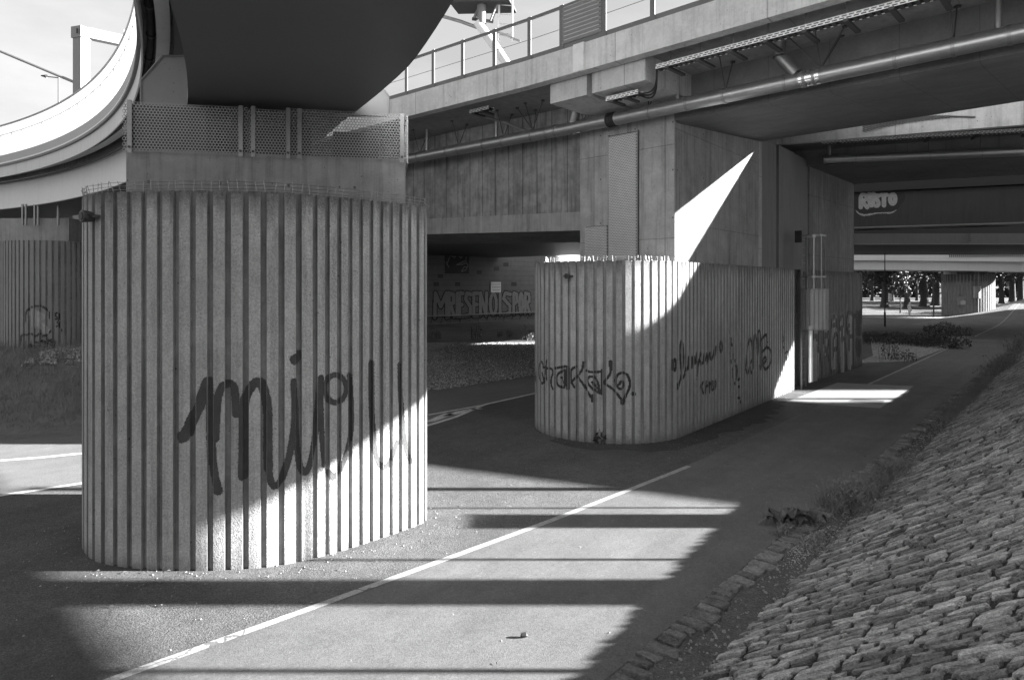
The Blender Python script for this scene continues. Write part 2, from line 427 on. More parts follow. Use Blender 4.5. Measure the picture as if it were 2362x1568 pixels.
# ballast island, verge, lawn, back road
mb = MB()
gp = [G(990, 899), G(1225, 860), (7, 41.5), (2, 43), (-30, 41), (-26, 30), G(100, 850), G(160, 830), G(186, 900)]
gp = [G(186, 905), G(990, 897), G(1225, 858), (6.5, 41.3), (-3, 42.0), (-30, 41.3), (-17, 26)]
mb.add([(x, y, .004) for x, y in gp], [tuple(range(len(gp)))])
gp2 = [G(1970, 838), G(2100, 833), G(2190, 800), (34, 47), (26, 47), (19, 34)]
mb.add([(x, y, .006) for x, y in gp2], [tuple(range(len(gp2)))])
mb.add([(44, 70, .006), (56, 74, .006), (56, 80, .006), (40, 77, .006)], [(0, 1, 2, 3)])
struct('gravel_bed', mb, M_grav)
mb = MB()
for i in range(9):
    for j in range(24):
        x0, x1 = -160 + j * 16, -160 + (j + 1) * 16
        def lz(x, y):
            return .01 + .8 * min(max((y - 82) / 20, 0), 1)
        y0, y1 = 78 + i * 14, 78 + (i + 1) * 14
        mb.quad((x0, y0, lz(x0, y0)), (x1, y0, lz(x1, y0)), (x1, y1, lz(x1, y1)), (x0, y1, lz(x0, y1)))
struct('lawn', mb, M_lawn)
# left grass bank carrying the third pier
def bankz(x, y):
    # rises away from the road verge towards the third pier
    e0 = 16.4 + (x + 11.5) * .35
    u = min(max((y - e0) / 4.4, 0), 1)
    g = min(max((-8.2 - x) / 2.2, 0), 1)
    return 1.68 * u * u * (3 - 2 * u) * g
mb = MB()
nx, ny = 34, 30
pts = []
for j in range(ny + 1):
    for i in range(nx + 1):
        x = -26 + i * 18.5 / nx; y = 15.6 + (x + 11.5) * .35 + j * 16 / ny
        pts.append((x, y, .003 + bankz(x, y) + random.uniform(-.02, .03) * min(1, bankz(x, y) * 3)))
mb.add(pts, [(j * (nx + 1) + i, j * (nx + 1) + i + 1, (j + 1) * (nx + 1) + i + 1, (j + 1) * (nx + 1) + i) for j in range(ny) for i in range(nx)])
struct('grass_bank', mb, M_bank, smooth=True)
# path embankment far right: soil under the climbing path
mb = MB()
for a, b in zip(ts[:-1], ts[1:]):
    if a < 60: continue
    for (q0, k0), (q1, k1) in (((-9, 0), (-3.3, 1)), ((-3.3, 1), (6, 1)), ((6, 1), (30, 1.3))):
        mb.quad(KP(a, q0, rampz(a) * k0 - .002), KP(a, q1, rampz(a) * k1 - .002), KP(b, q1, rampz(b) * k1 - .002), KP(b, q0, rampz(b) * k0 - .002))
struct('path_embankment', mb, M_bank)

# cobbled slope on the right
def zc_(t): return min(max(1.61 + .052 * t, 1.2), 2.25)
Q0, Q1 = .62, 4.2
def slopez(t, q):
    if q <= Q0: return 0
    return (min(q, Q1) - Q0) / (Q1 - Q0) * zc_(t)
mb = MB()
tt = [-16 + 2 * i for i in range(54)]
for a, b in zip(tt[:-1], tt[1:]):
    fa = lambda t, q: KP(t, q, slopez(t, q) - .035 + rampz(t))
    for q0, q1 in ((.12, Q0), (Q0, Q1), (Q1, 9), (9, 30)):
        def zz(t, q):
            p = KP(t, q, slopez(t, q) - .035 + rampz(t)); 
            return p if q < 9.5 else KP(t, q, .5)
        mb.quad(zz(a, q0), zz(a, q1), zz(b, q1), zz(b, q0), 1 if q0 == .12 else (0 if q0 < 4 else 2))
def stone(mb, t0, t1, q0, q1, h, zf, mi, SH=0.0):
    ins = min(t1 - t0, q1 - q0) * .5
    c = []
    tm, qm = (t0 + t1) / 2, (q0 + q1) / 2
    for sx_, sy_ in ((.55, -1), (.97, -.96), (1, -.3), (1, .5), (.9, 1), (.2, 1), (-.6, 1), (-1, .93), (-1, .1), (-.93, -1)):
        c.append((tm + (sx_ + random.uniform(-.17, .06) * (1 if sx_ > 0 else -1)) * (t1 - t0) / 2, qm + (sy_ + random.uniform(-.12, .05) * (1 if sy_ > 0 else -1)) * (q1 - q0) / 2))
    tilt_t, tilt_q = random.uniform(-.12, .12), random.uniform(-.08, .12)
    vs = []
    for (sc, hh) in ((1.0, -.06), (.99, h * .6), (.9, h)):
        for t, q in c:
            t2, q2 = tm + (t - tm) * sc, qm + (q - qm) * sc
            t2s = t2 + SH * q2
            z = zf(t2s, q2) + hh + ((t2 - tm) * tilt_t + (q2 - qm) * tilt_q if hh > 0 else 0) + (random.uniform(-.009, .009) if hh > 0 else 0)
            vs.append(KP(t2s, q2, z))
    n = 10
    fs = [(i, (i + 1) % n, n + (i + 1) % n, n + i) for i in range(n)] + [(n + i, n + (i + 1) % n, 2 * n + (i + 1) % n, 2 * n + i) for i in range(n)] + [tuple(range(2 * n, 3 * n))]
    mb.add(vs, fs, mi)
t = -7.5
row = 0
while t < 46:
    w = random.uniform(.072, .122) * (1 if t < 20 else 1.5)
    q = Q0 - .04 + random.uniform(0, .15)
    while q < 4.1:
        ln = min(random.uniform(.13, .36), 4.12 - q)
        if ln < .06: break
        sk = .05 * sin(q * 2.1 + row * .3)
        if random.random() > .03:
            stone(mb, t + .010 + sk, t + w - .011 + sk, q + .010, q + ln - .013, random.uniform(.022, .05), lambda tt_, qq: slopez(tt_, qq) - .02 + rampz(tt_), 3, .45)
        q += ln
    t += w; row += 1
struct('cobbled_embankment', mb, [M_moss, M_dirt, M_bank, M_stone])
mb = MB()
t = -4.0
while t < 48:
    w = random.uniform(.13, .26)
    stone(mb, t, t + w - .025, .0 + random.uniform(-.02, .03), random.uniform(.22, .36), random.uniform(.01, .035), lambda a, b: .0 + rampz(a), 0)
    t += w
struct('kerb', mb, mat('kerb_stone', .15, .9, ((1.1, .25), (7, .4), (28, .4), (80, .4)), bump=((16, .05), (60, .025)), island=.35))
# ------------------------------------------------------------------ fluted piers
def catmull(pts, n=24):
    P = [Vector(p) for p in pts]; m = len(P); out = []
    for i in range(m):
        a, b, c, d = P[i - 1], P[i], P[(i + 1) % m], P[(i + 2) % m]
        for k in range(n):
            t = k / n
            out.append(.5 * ((2 * b) + (c - a) * t + (2 * a - 5 * b + 4 * c - d) * t * t + (3 * b - a - 3 * c + d) * t ** 3))
    return out
class Plan:
    """closed plan outline with fluting: ribs stand out, grooves lie GD deeper"""
    GD = .045
    def __init__(self, pts, pitch=.22, groove=.078):
        self.p = pts; n = len(pts)
        area = sum(pts[i].x * pts[(i + 1) % n].y - pts[(i + 1) % n].x * pts[i].y for i in range(n))
        self.sg = 1 if area > 0 else -1
        s = [0]
        for i in range(n): s.append(s[-1] + (pts[(i + 1) % n] - pts[i]).length)
        self.s = np.array(s); self.len = s[-1]
        self.px = np.array([p.x for p in pts] + [pts[0].x]); self.py = np.array([p.y for p in pts] + [pts[0].y])
        self.g = []; a = .05
        while a < self.len - .12:
            pt = pitch(self.pos(a)) if callable(pitch) else pitch
            self.g.append((a, a + groove * min(1, pt / .2))); a += pt
        self.g0 = np.array([g[0] for g in self.g])
    def pos(self, a):
        a = a % self.len
        return Vector((float(np.interp(a, self.s, self.px)), float(np.interp(a, self.s, self.py))))
    def nrm(self, a):
        t = (self.pos(a + .03) - self.pos(a - .03)).normalized()
        return Vector((t.y, -t.x)) * self.sg
    def depth(self, a):
        a = a % self.len
        i = int(np.searchsorted(self.g0, a, side='right')) - 1
        if i < 0: return 0.0
        g0, g1 = self.g[i]
        if a > g1: return 0.0
        e = .008
        return self.GD * min(1, (a - g0) / e, (g1 - a) / e)
    def at(self, a, z, off=0.0):
        p = self.pos(a) + self.nrm(a) * (off - self.depth(a))
        return (p.x, p.y, z)
    def ray(self, px):
        k = (px - CX) / F
        best = None
        n = len(self.p)
        for i in range(n):
            ax, ay, bx, by = self.px[i], self.py[i], self.px[i + 1], self.py[i + 1]
            fa, fb = ax - k * ay, bx - k * by
            if fa * fb <= 0 and fa != fb:
                f = fa / (fa - fb); y = ay + (by - ay) * f
                if best is None or y < best[1]: best = (self.s[i] + (self.s[i + 1] - self.s[i]) * f, y)
        return best
    def mesh(self, z0, z1):
        mb = MB(); cols = []
        e = .008
        a = 0.0
        marks = []
        for g0, g1 in self.g:
            marks += [(g0, 0, 0), (g0 + e, 1, 1), ((g0 + g1) / 2, 1, 1), (g1 - e, 1, 0), (g1, 0, 0)]
        marks2 = []
        for i, mk in enumerate(marks):
            marks2.append(mk)
            nx = marks[(i + 1)][0] if i + 1 < len(marks) else self.len + marks[0][0]
            if mk[1] == 0 and nx - mk[0] > .05:
                marks2.append(((mk[0] + nx) / 2, 0, 0))
        zs = [z0, z0 + (z1 - z0) * .5, z1]
        for a, dp, mi in marks2:
            p = self.pos(a) - self.nrm(a) * (self.GD * dp)
            cols.append((p, mi, dp))
        m = len(cols)
        vs = [(p.x, p.y, z) for z in zs for p, _, _ in cols]
        for k in range(len(zs) - 1):
            for i in range(m):
                j = (i + 1) % m
                mi = 1 if (cols[i][2] or cols[j][2]) else 0
                mb.f.append([k * m + i, k * m + j, (k + 1) * m + j, (k + 1) * m + i]); mb.m.append(mi)
        mb.v = vs
        mb.f.append([(len(zs) - 1) * m + i for i in range(m)]); mb.m.append(0)
        return mb
def wiremesh(mb, plan, z0, h, s0, s1, step=.11, jit=.0, rows=3, off=-.03):
    a = s0; last = None
    while a < s1:
        p = plan.pos(a) + plan.nrm(a) * off
        hh = h * random.uniform(1 - jit, 1 + jit)
        lean = random.uniform(-.03, .03)
        q = plan.pos(a + lean) + plan.nrm(a) * (off + random.uniform(-.02, .06))
        mb.tube([(p.x, p.y, z0 - .02), (q.x, q.y, z0 + hh)], .0045, 4, caps=False)
        for k in range(rows):
            f = (k + .6) / rows
            c = Vector((p.x + (q.x - p.x) * f, p.y + (q.y - p.y) * f, z0 + h * f))
            if last: mb.tube([last[k], c], .004, 3, caps=False)
            if k == 0: cur = []
            cur.append(c)
        last = cur if rows else None
        a += step
def paint(name, parent, surf, strokes, res, mats, mi=0, off=.004, fuzz=0.0):
    """spray paint: strokes [(polyline in (a, z), width)] laid on a surface as small facets that follow it"""
    cells = set()
    for pl, w in strokes:
        pl = np.array(pl, float)
        if len(pl) == 1: pl = np.vstack([pl, pl + 1e-4])
        for (a0, z0), (a1, z1) in zip(pl[:-1], pl[1:]):
            i0, i1 = int(floor((min(a0, a1) - w) / res)), int(floor((max(a0, a1) + w) / res)) + 1
            j0, j1 = int(floor((min(z0, z1) - w) / res)), int(floor((max(z0, z1) + w) / res)) + 1
            I, J = np.meshgrid(np.arange(i0, i1), np.arange(j0, j1), indexing='ij')
            A, Z = (I + .5) * res, (J + .5) * res
            dx, dz = a1 - a0, z1 - z0; ll = dx * dx + dz * dz + 1e-9
            tt_ = np.clip(((A - a0) * dx + (Z - z0) * dz) / ll, 0, 1)
            D = np.hypot(A - a0 - tt_ * dx, Z - z0 - tt_ * dz)
            if fuzz:
                D = D + fuzz * w * (np.random.RandomState(int(abs(a0 * 977 + z0 * 131)) % 9999).rand(*D.shape) - .5)
            ok = D < w / 2
            cells.update(zip(I[ok].tolist(), J[ok].tolist()))
    mb = MB(); idx = {}
    def vid(i, j):
        if (i, j) not in idx:
            idx[(i, j)] = len(mb.v); mb.v.append(surf(i * res, j * res, off))
        return idx[(i, j)]
    for i, j in cells:
        mb.f.append([vid(i, j), vid(i + 1, j), vid(i + 1, j + 1), vid(i, j + 1)]); mb.m.append(mi)
    return obj(name, mb, mats, parent, recalc=False) if cells else None
def pxstrokes(plan, x0, y0, k, strokes, w):
    out = []
    for s in strokes:
        ww = w
        if isinstance(s, tuple) and isinstance(s[0], list): s, ww = s
        pl = []
        for X, Y in s:
            r = plan.ray(x0 + k * X)
            if r is None: continue
            a, y = r
            pl.append((a, H - (y0 + k * Y - HY) * y / F))
        if pl: out.append((smooth2(pl), ww))
    return out
def smooth2(pl):
    for _ in range(1):
        if len(pl) < 3: return pl
        o = [pl[0]]
        for a, b in zip(pl[:-1], pl[1:]):
            o += [(a[0] * .75 + b[0] * .25, a[1] * .75 + b[1] * .25), (a[0] * .25 + b[0] * .75, a[1] * .25 + b[1] * .75)]
        o.append(pl[-1]); pl = o
    return pl
def ell(cx, cy, rx, ry, n=14):
    return [(cx + rx * cos(2 * pi * i / n), cy + ry * sin(2 * pi * i / n)) for i in range(n + 1)]
def hexplate(mb, o, ux, uz, w, h, pitch, r, skip=None):
    o, ux, uz = Vector(o), Vector(ux).normalized(), Vector(uz).normalized()
    R = pitch / sqrt(3)
    rows = int(h / (1.5 * R)); colsn = int(w / pitch)
    for j in range(rows):
        for i in range(colsn - (j % 2)):
            cx = (i + .5 + (.5 if j % 2 else 0)) * pitch; cz = (j + .67) * 1.5 * R
            vs = []
            for rad in (R, r):
                for k in range(6):
                    an = pi / 6 + k * pi / 3
                    x = min(max(cx + rad * cos(an), 0), w); z = cz + rad * sin(an)
                    vs.append(o + ux * x + uz * z)
            mb.add(vs, [(k, (k + 1) % 6, 6 + (k + 1) % 6, 6 + k) for k in range(6)])

# pier 1, nearest
P1 = Plan(catmull([(-6.16, 9.25), (-5.6, 8.68), (-4.9, 8.45), (-4.2, 8.38), (-3.6, 8.42), (-3.1, 8.53), (-2.55, 8.86), (-2.03, 9.35), (-1.45, 9.98), (-1.36, 10.3), (-1.5, 10.8), (-1.95, 11.2), (-2.8, 11.42), (-4.4, 11.45), (-5.5, 11.2), (-6.15, 10.6), (-6.32, 9.85)]),
          pitch=lambda p: .172 if (p.x > -2.75 and p.y < 10.6) else .222)
Z1 = 4.93
t1 = thing('fluted_pier', (-3.8, 9.9, 0), 'big pale fluted concrete pier in the foreground with a looping dark script tag', 'bridge pier', 'fluted concrete piers')
obj('fluted_base', P1.mesh(-.05, Z1), [M_rib, M_groove], t1)
BL, BR = (-5.466, 9.15), (-1.634, 9.90)
bu = Vector((BR[0] - BL[0], BR[1] - BL[1])).normalized(); bn = Vector((-bu.y, bu.x))   # along the face, into the pier
bw_ = (Vector(BR) - Vector(BL)).length
def BF(u, w, z):
    p = Vector(BL) + bu * u + bn * w
    return (p.x, p.y, z)
mb = MB(); mb.box(BF(0, 0, Z1 - .3), bu.to_3d() * bw_, bn.to_3d() * 1.45, (0, 0, 5.63 - Z1 + .3))
obj('cap_block', mb, M_conc, t1)
for u in (.75, bw_ - .75):
    mb = MB(); mb.box(BF(u - .35, .35, 5.63), bu.to_3d() * .7, bn.to_3d() * .7, (0, 0, .45))
    obj('bearing', mb, M_dark, t1)
mb = MB(); mb.box(BF(.02, .06, 5.635), bu.to_3d() * .03, bn.to_3d() * 1.3, (0, 0, .66)); obj('shade_end_plate', mb, M_dark, t1)  # dark plates added to stand for the shade inside the screened cap
mb = MB(); mb.box(BF(.06, .16, 5.635), bu.to_3d() * .95, bn.to_3d() * .03, (0, 0, .68)); obj('shade_back_plate', mb, M_dark, t1)
mb = MB(); mb.box(BF(.1, 1.15, 5.63), bu.to_3d() * 2.3, bn.to_3d() * .05, (0, 0, .68)); obj('shade_back_plate', mb, M_dark, t1)
M_screen = mat('screen_steel', .30, .5, ((5, .12),), metal=.4)
def segm(u0, u1, z0, z1, w=-.06):
    m_ = MB(); hexplate(m_, BF(u0, w, z0), bu.to_3d(), (0, 0, 1), u1 - u0, z1 - z0, .0445, .0182)
    return obj('perforated_screen', m_, M_screen, t1)
def ux(px): return (hit(px, BL, bu)[0])
segm(-.03, ux(578), 5.585, 6.30); segm(ux(574), ux(672), 5.56, 6.28, -.09); segm(ux(668), bw_ + .06, 5.60, 6.32)
for px in (305, 558.5, 587, 667, 693, 927):
    u = ux(px); m_ = MB(); m_.box(BF(u - .03, -.105, 5.56), bu.to_3d() * .06, bn.to_3d() * .012, (0, 0, .74))
    bar = obj('fixing_bar', m_, M_zinc, t1)
    m_ = MB(); p = Vector(BF(u, -.112, 5.64)); m_.tube([p, p - bn.to_3d() * .012], .018, 8); obj('bolt', m_, M_dark, bar)
m_ = MB()
m_.box(BF(bw_ + .02, -.06, 5.56), bu.to_3d() * .02, bn.to_3d() * 1.2, (0, 0, .72))
obj('side_screen', m_, M_mesh, t1)
m_ = MB(); wiremesh(m_, P1, Z1, .14, 0, P1.len, .115, .06); obj('wire_guard', m_, M_zinc, t1)
# script tag
W1 = .105
tagk = [([(160, 890), (200, 880), (260, 740), (330, 600), (385, 440)], .15), ([(385, 440), (410, 600), (412, 900), (425, 1150), (470, 1330)], .12),
        ([(450, 900), (462, 620), (490, 480), (560, 440), (605, 470), (615, 560), (622, 700)], .10),
        ([(675, 1210), (680, 900), (682, 600), (740, 470), (800, 425), (845, 470), (880, 640), (880, 900), (882, 1150)], .12),
        ([(880, 1080), (900, 1250), (945, 1305), (1000, 1230), (1050, 1080), (1090, 880), (1108, 680), (1100, 520), (1095, 430)], .09),
        ([(1110, 600), (1120, 950), (1140, 1120), (1185, 1195), (1230, 1120), (1270, 900), (1300, 650), (1320, 400)], .085),
        ([(1315, 400), (1322, 700), (1330, 950), (1345, 1120)], .07), (ell(1440, 490, 88, 118), .075),
        ([(1555, 380), (1565, 550), (1572, 800), (1550, 960), (1500, 1120), (1430, 1230), (1385, 1180)], .085),
        ([(1733, 280), (1733, 550), (1740, 760), (1755, 920)], .10), ([(1755, 920), (1780, 1090), (1850, 1150), (1910, 1050), (1945, 930)], .08),
        ([(1968, 295), (1970, 480), (1985, 700), (2010, 950), (2060, 1090)], .09)]
np.random.seed(3)
M_tag1 = mat('washed_spray_paint', .06, .9, ((6, .3), (60, .25)), bump=((55, .015),))
paint('spray_tag', t1, P1.at, pxstrokes(P1, 371.2, 759.2, .2798, tagk, .1), .0095, M_tag1, fuzz=.07)
paint('spray_dot', t1, P1.at, pxstrokes(P1, 371.2, 759.2, .2798, [([(1105, 250), (1112, 245)], .14), ([(1140, 190), (1140, 240)], .06)], .1), .0095, M_tag1, fuzz=.1)
# lamp fitting on the left of pier 1
def floodlight(px, py, plan, name, label, sc=1.0, parent=None):
    a, y = plan.ray(px); z = H - (py - HY) * y / F
    p = plan.pos(a); nn = plan.nrm(a); tn = Vector((-nn.y, nn.x))
    t_ = thing(name, (p.x, p.y, z), label, 'floodlight', 'small round floodlights on the piers')
    m = MB(); b0 = Vector((p.x, p.y, z))
    m.tube([b0 + nn.to_3d() * .02, b0 + nn.to_3d() * .05, b0 + nn.to_3d() * .16 * sc, b0 + nn.to_3d() * .17 * sc], [.05 * sc, .07 * sc, .085 * sc, .075 * sc], 14)
    obj('housing', m, M_dark, t_)
    m = MB(); m.tube([b0 + nn.to_3d() * .171 * sc, b0 + nn.to_3d() * .178 * sc], .055 * sc, 14); obj('lens', m, M_black, t_)
    m = MB(); m.box(b0 + tn.to_3d() * -.14 * sc + nn.to_3d() * .0 + Vector((0, 0, -.02)), tn.to_3d() * .28 * sc, nn.to_3d() * .09, (0, 0, .04)); obj('bracket', m, M_dark, t_)
    return t_
floodlight(219, 501, P1, 'floodlight', 'small black round floodlight high on the left edge of the foreground fluted pier')

# pier 2 and its neighbour
def stadium(c, d, R, length, n=40, far_round=True, flat=0):
    c = Vector(c); d = Vector(d).normalized(); nr = Vector((d.y, -d.x))      # right-hand side
    pts = []
    for i in range(n + 1):
        an = pi * i / n
        pts.append(c - nr * R * cos(an) - d * R * sin(an))
    e = c + d * length
    if far_round:
        for i in range(n + 1):
            an = pi * i / n
            pts.append(e + nr * R * cos(an) + d * R * sin(an))
    else:
        pts += [e + nr * R, e - nr * R]
    # densify
    out = []
    m = len(pts)
    for i in range(m):
        a, b = pts[i], pts[(i + 1) % m]
        k = max(1, int((b - a).length / .15))
        for j in range(k): out.append(a + (b - a) * j / k)
    return out
P2 = Plan(stadium((2.6, 17.04), PP, 2.0, 9.2, far_round=False), .222)
Z2 = 4.28
t2 = thing('fluted_pier', (4.5, 19.5, 0), 'long fluted concrete pier with a rounded end and black tags, left of the caged ladder', 'bridge pier', 'fluted concrete piers')
obj('fluted_base', P2.mesh(-.05, Z2), [M_rib2, M_groove], t2)
CA = Vector((4.07, 16.2)); LA = Vector((1.92, 18.2)); CB = CA + Vector(PP) * 6.45; LB = LA + Vector(PP) * 6.45
mb = MB(); mb.prism([CA, CB, LB, LA], Z2 - .2, 8.8)
obj('column', mb, M_form, t2)
mb = MB()
sd = Vector((PP[1], -PP[0]))
q = [CA + sd * .012 + Vector(PP) * .01, CB + sd * .012 - Vector(PP) * .35, CB - sd * .05 - Vector(PP) * .35, CA - sd * .05 + Vector(PP) * .01]
mb.prism(q, Z2 - .1, lambda x, y: 7.80 + .092 * ((Vector((x, y)) - CA).dot(Vector(WA))))
obj('column_side', mb, M_side, t2)
m_ = MB(); wiremesh(m_, P2, Z2, .11, 0, 6.3, .075, .12, rows=2); obj('wire_guard', m_, M_zinc, t2)
fd = (CA - LA).normalized(); fo = Vector((fd.y, -fd.x))          # along the front, outwards
if fo.y > 0: fo = -fo
def FA(px, z, off):
    s, x, y = hit(px, LA + fo * off, fd); return Vector((x, y, z)), s
a0, s0 = FA(1402, 4.35, .1); a1, s1 = FA(1470, 4.35, .1)
m_ = MB(); hexplate(m_, a0, fd.to_3d(), (0, 0, 1), s1 - s0, 7.75 - 4.4, .05, .0145); cov = obj('perforated_cover', m_, M_mesh, t2)
m_ = MB()
for s in (0, s1 - s0 - .02): m_.box(a0 + fd.to_3d() * s, fd.to_3d() * .02, (-fo * .09).to_3d(), (0, 0, 3.4))
obj('cover_edge', m_, M_zinc, cov)
m_ = MB(); m_.box(a0 - (fo * .05).to_3d(), fd.to_3d() * (s1 - s0), (-fo * .03).to_3d(), (0, 0, 3.38)); obj('cover_shade_back', m_, M_dark, cov)  # dark sheet added for the shade behind the holes
a0, s0 = FA(1349, 4.35, .1); a1, s1 = FA(1401, 4.35, .1)
m_ = MB(); hexplate(m_, a0, fd.to_3d(), (0, 0, 1), s1 - s0, .98, .05, .0145); cov = obj('perforated_cover', m_, M_mesh, t2)
m_ = MB(); m_.box(a0 - (fo * .05).to_3d(), fd.to_3d() * (s1 - s0), (-fo * .03).to_3d(), (0, 0, .98)); obj('cover_shade_back', m_, M_dark, cov)  # again a dark sheet standing for shade behind the holes
# tags on pier 2
k2 = .12857
A2 = [[(120, 430), (115, 600), (115, 800)], [(140, 480), (170, 560), (175, 750), (172, 1000)], [(155, 640), (143, 720), (160, 790)],
      [(300, 560), (290, 460), (250, 440), (220, 560), (220, 700), (260, 830), (300, 840), (310, 780), (280, 650)],
      [(360, 430), (345, 600), (360, 770)], [(360, 570), (450, 570), (480, 640), (440, 760), (440, 860), (470, 940)],
      [(500, 570), (600, 550), (720, 530), (733, 560), (733, 940)], [(690, 600), (590, 640), (530, 730), (550, 860), (640, 925), (690, 900), (690, 620)], [(620, 740), (650, 810), (700, 860)],
      [(880, 540), (800, 590), (785, 700), (810, 830), (860, 910)], [(1020, 460), (1000, 600), (910, 710), (795, 825)], [(910, 710), (1010, 840), (1150, 1080)], ([(1180, 1060), (1180, 1150)], .085),
      [(1065, 610), (1180, 645), (1350, 625)], [(1350, 600), (1350, 800), (1345, 1030)], [(1340, 1015), (1250, 990), (1120, 880), (1080, 780), (1130, 710), (1220, 725), (1290, 850), (1300, 970)], [(1180, 820), (1220, 890), (1300, 950)],
      [(1505, 470), (1515, 620), (1470, 720), (1370, 835), (1500, 900), (1620, 1020), (1715, 1150)], ([(1505, 450), (1505, 520)], .09),
      [(1660, 860), (1690, 800), (1740, 820), (1740, 900), (1690, 955), (1620, 900), (1590, 790), (1620, 690), (1700, 640), (1800, 670), (1850, 780), (1850, 900), (1800, 1020), (1730, 1160)], ([(1730, 1150), (1725, 1190)], .11)]
paint('spray_tag', t2, P2.at, pxstrokes(P2, 1214.8, 776.1, k2, A2, .062), .018, M_paintk)
paint('spray_dot', t2, P2.at, pxstrokes(P2, 1214.8, 776.1, k2, [([(1905, 1030), (1922, 1030)], .1)], .1), .016, M_paintk)
k3 = .14286
B2 = [ell(262, 810, 22, 88), [(310, 1205), (370, 980), (405, 780), (400, 500), (370, 410), (345, 520), (355, 800), (385, 1000), (410, 1015), (440, 880)],
      [(440, 660), (440, 900), (475, 870), (490, 640), (492, 870)], [(540, 850), (540, 650), (560, 840), (578, 640), (592, 830), (615, 630)], [(615, 640), (632, 840), (662, 690), (640, 830)], [(636, 880), (622, 1050)],
      [(660, 760), (692, 650), (682, 600), (665, 720), (700, 790)], [(720, 780), (742, 590), (752, 780), (790, 590), (790, 780)], [(800, 750), (832, 580), (840, 750), (880, 680), (905, 540), (935, 520), (907, 690)], ell(1010, 520, 20, 84)]
C2 = [[(720, 1090), (695, 1150), (722, 1290), (745, 1200)], [(770, 1080), (762, 1260)], [(770, 1160), (805, 1150)], [(820, 1090), (825, 1250)], [(830, 1120), (870, 1080)], [(870, 1100), (860, 1220), (892, 1210), (900, 1040), (935, 1100), (910, 1210)]]
D2 = [[(1410, 850), (1450, 420), (1500, 380), (1520, 640), (1522, 930), (1490, 940), (1480, 800), (1440, 980), (1410, 880)], [(1530, 860), (1535, 360), (1580, 320), (1600, 700), (1618, 500), (1605, 270), (1650, 260), (1660, 640), (1660, 890), (1632, 820)],
      [(1670, 400), (1740, 300), (1755, 420), (1752, 520), (1680, 600)], [(1755, 530), (1800, 545), (1830, 650), (1810, 800), (1740, 890), (1692, 850), (1690, 710), (1730, 680), (1742, 740), (1702, 790)], [(1480, 800), (1522, 700)]]
E2 = [[(1155, 270), (1157, 300)], [(1160, 385), (1175, 395)], [(1165, 400), (1180, 500), (1200, 490)], [(1205, 560), (1208, 720)], [(1155, 620), (1160, 680)], [(1170, 740), (1175, 770)], [(1235, 735), (1240, 760)], [(1245, 825), (1268, 830), (1272, 950), (1255, 1060)], [(1195, 880), (1200, 1010)], [(1232, 1100), (1235, 1120)], [(1285, 1050), (1305, 1040)], [(1290, 1160), (1305, 1165)], [(1285, 1340), (1310, 1345)], [(1325, 1400), (1325, 1415)]]
F2 = [[(2010, 340), (2025, 400), (2000, 480), (2020, 540), (2040, 520)], [(2030, 560), (2045, 640), (2060, 600), (2085, 600)], [(2060, 680), (2070, 740), (2110, 660)], [(2065, 780), (2085, 900), (2090, 1010)]]
paint('spray_tag', t2, P2.at, pxstrokes(P2, 1518.5, 725.5, k3, B2, .085), .018, M_paintk)
paint('spray_tag', t2, P2.at, pxstrokes(P2, 1518.5, 725.5, k3, C2, .07), .018, M_paintk)
paint('spray_tag', t2, P2.at, pxstrokes(P2, 1518.5, 725.5, k3, D2, .1), .02, M_paintk)
paint('spray_tag', t2, P2.at, pxstrokes(P2, 1518.5, 725.5, k3, E2, .09), .02, M_paintk)
paint('spray_tag', t2, P2.at, pxstrokes(P2, 1518.5, 725.5, k3, F2, .06), .02, M_paintg)
floodlight(1313, 637, P2, 'floodlight', 'small black floodlight near the top of the rounded pier end behind the foreground pier', .8)

# pier 3 of the second deck, beyond the ladder
SB0 = Vector((10.70, 23.85)); SBD = Vector((5.2, 5.6)).normalized(); SBN = Vector((SBD.y, -SBD.x))
cB = SB0 - SBN * 1.6 + SBD * .06
plB = [SB0 + SBD * .05, SB0 + SBD * 7.9 - SBN * .0, SB0 + SBD * 7.9 - SBN * 3.6, SB0 + SBD * .05 - SBN * 3.6]
def dens(pts):
    out = []
    for i in range(len(pts)):
        a, b = Vector(pts[i]), Vector(pts[(i + 1) % len(pts)])
        k = max(1, int((b - a).length / .12))
        out += [a + (b - a) * j / k for j in range(k)]
    return out
PBp = Plan(dens(plB), .2)
tB = thing('fluted_pier', (12.5, 27.5, 0), 'dark fluted pier behind the caged ladder, covered with tall outlined graffiti letters', 'bridge pier', 'fluted concrete piers')
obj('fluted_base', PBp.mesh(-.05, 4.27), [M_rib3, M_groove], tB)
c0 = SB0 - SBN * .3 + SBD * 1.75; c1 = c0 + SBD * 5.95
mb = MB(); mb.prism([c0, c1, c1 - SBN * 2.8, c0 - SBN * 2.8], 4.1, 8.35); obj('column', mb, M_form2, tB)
kB = .1399
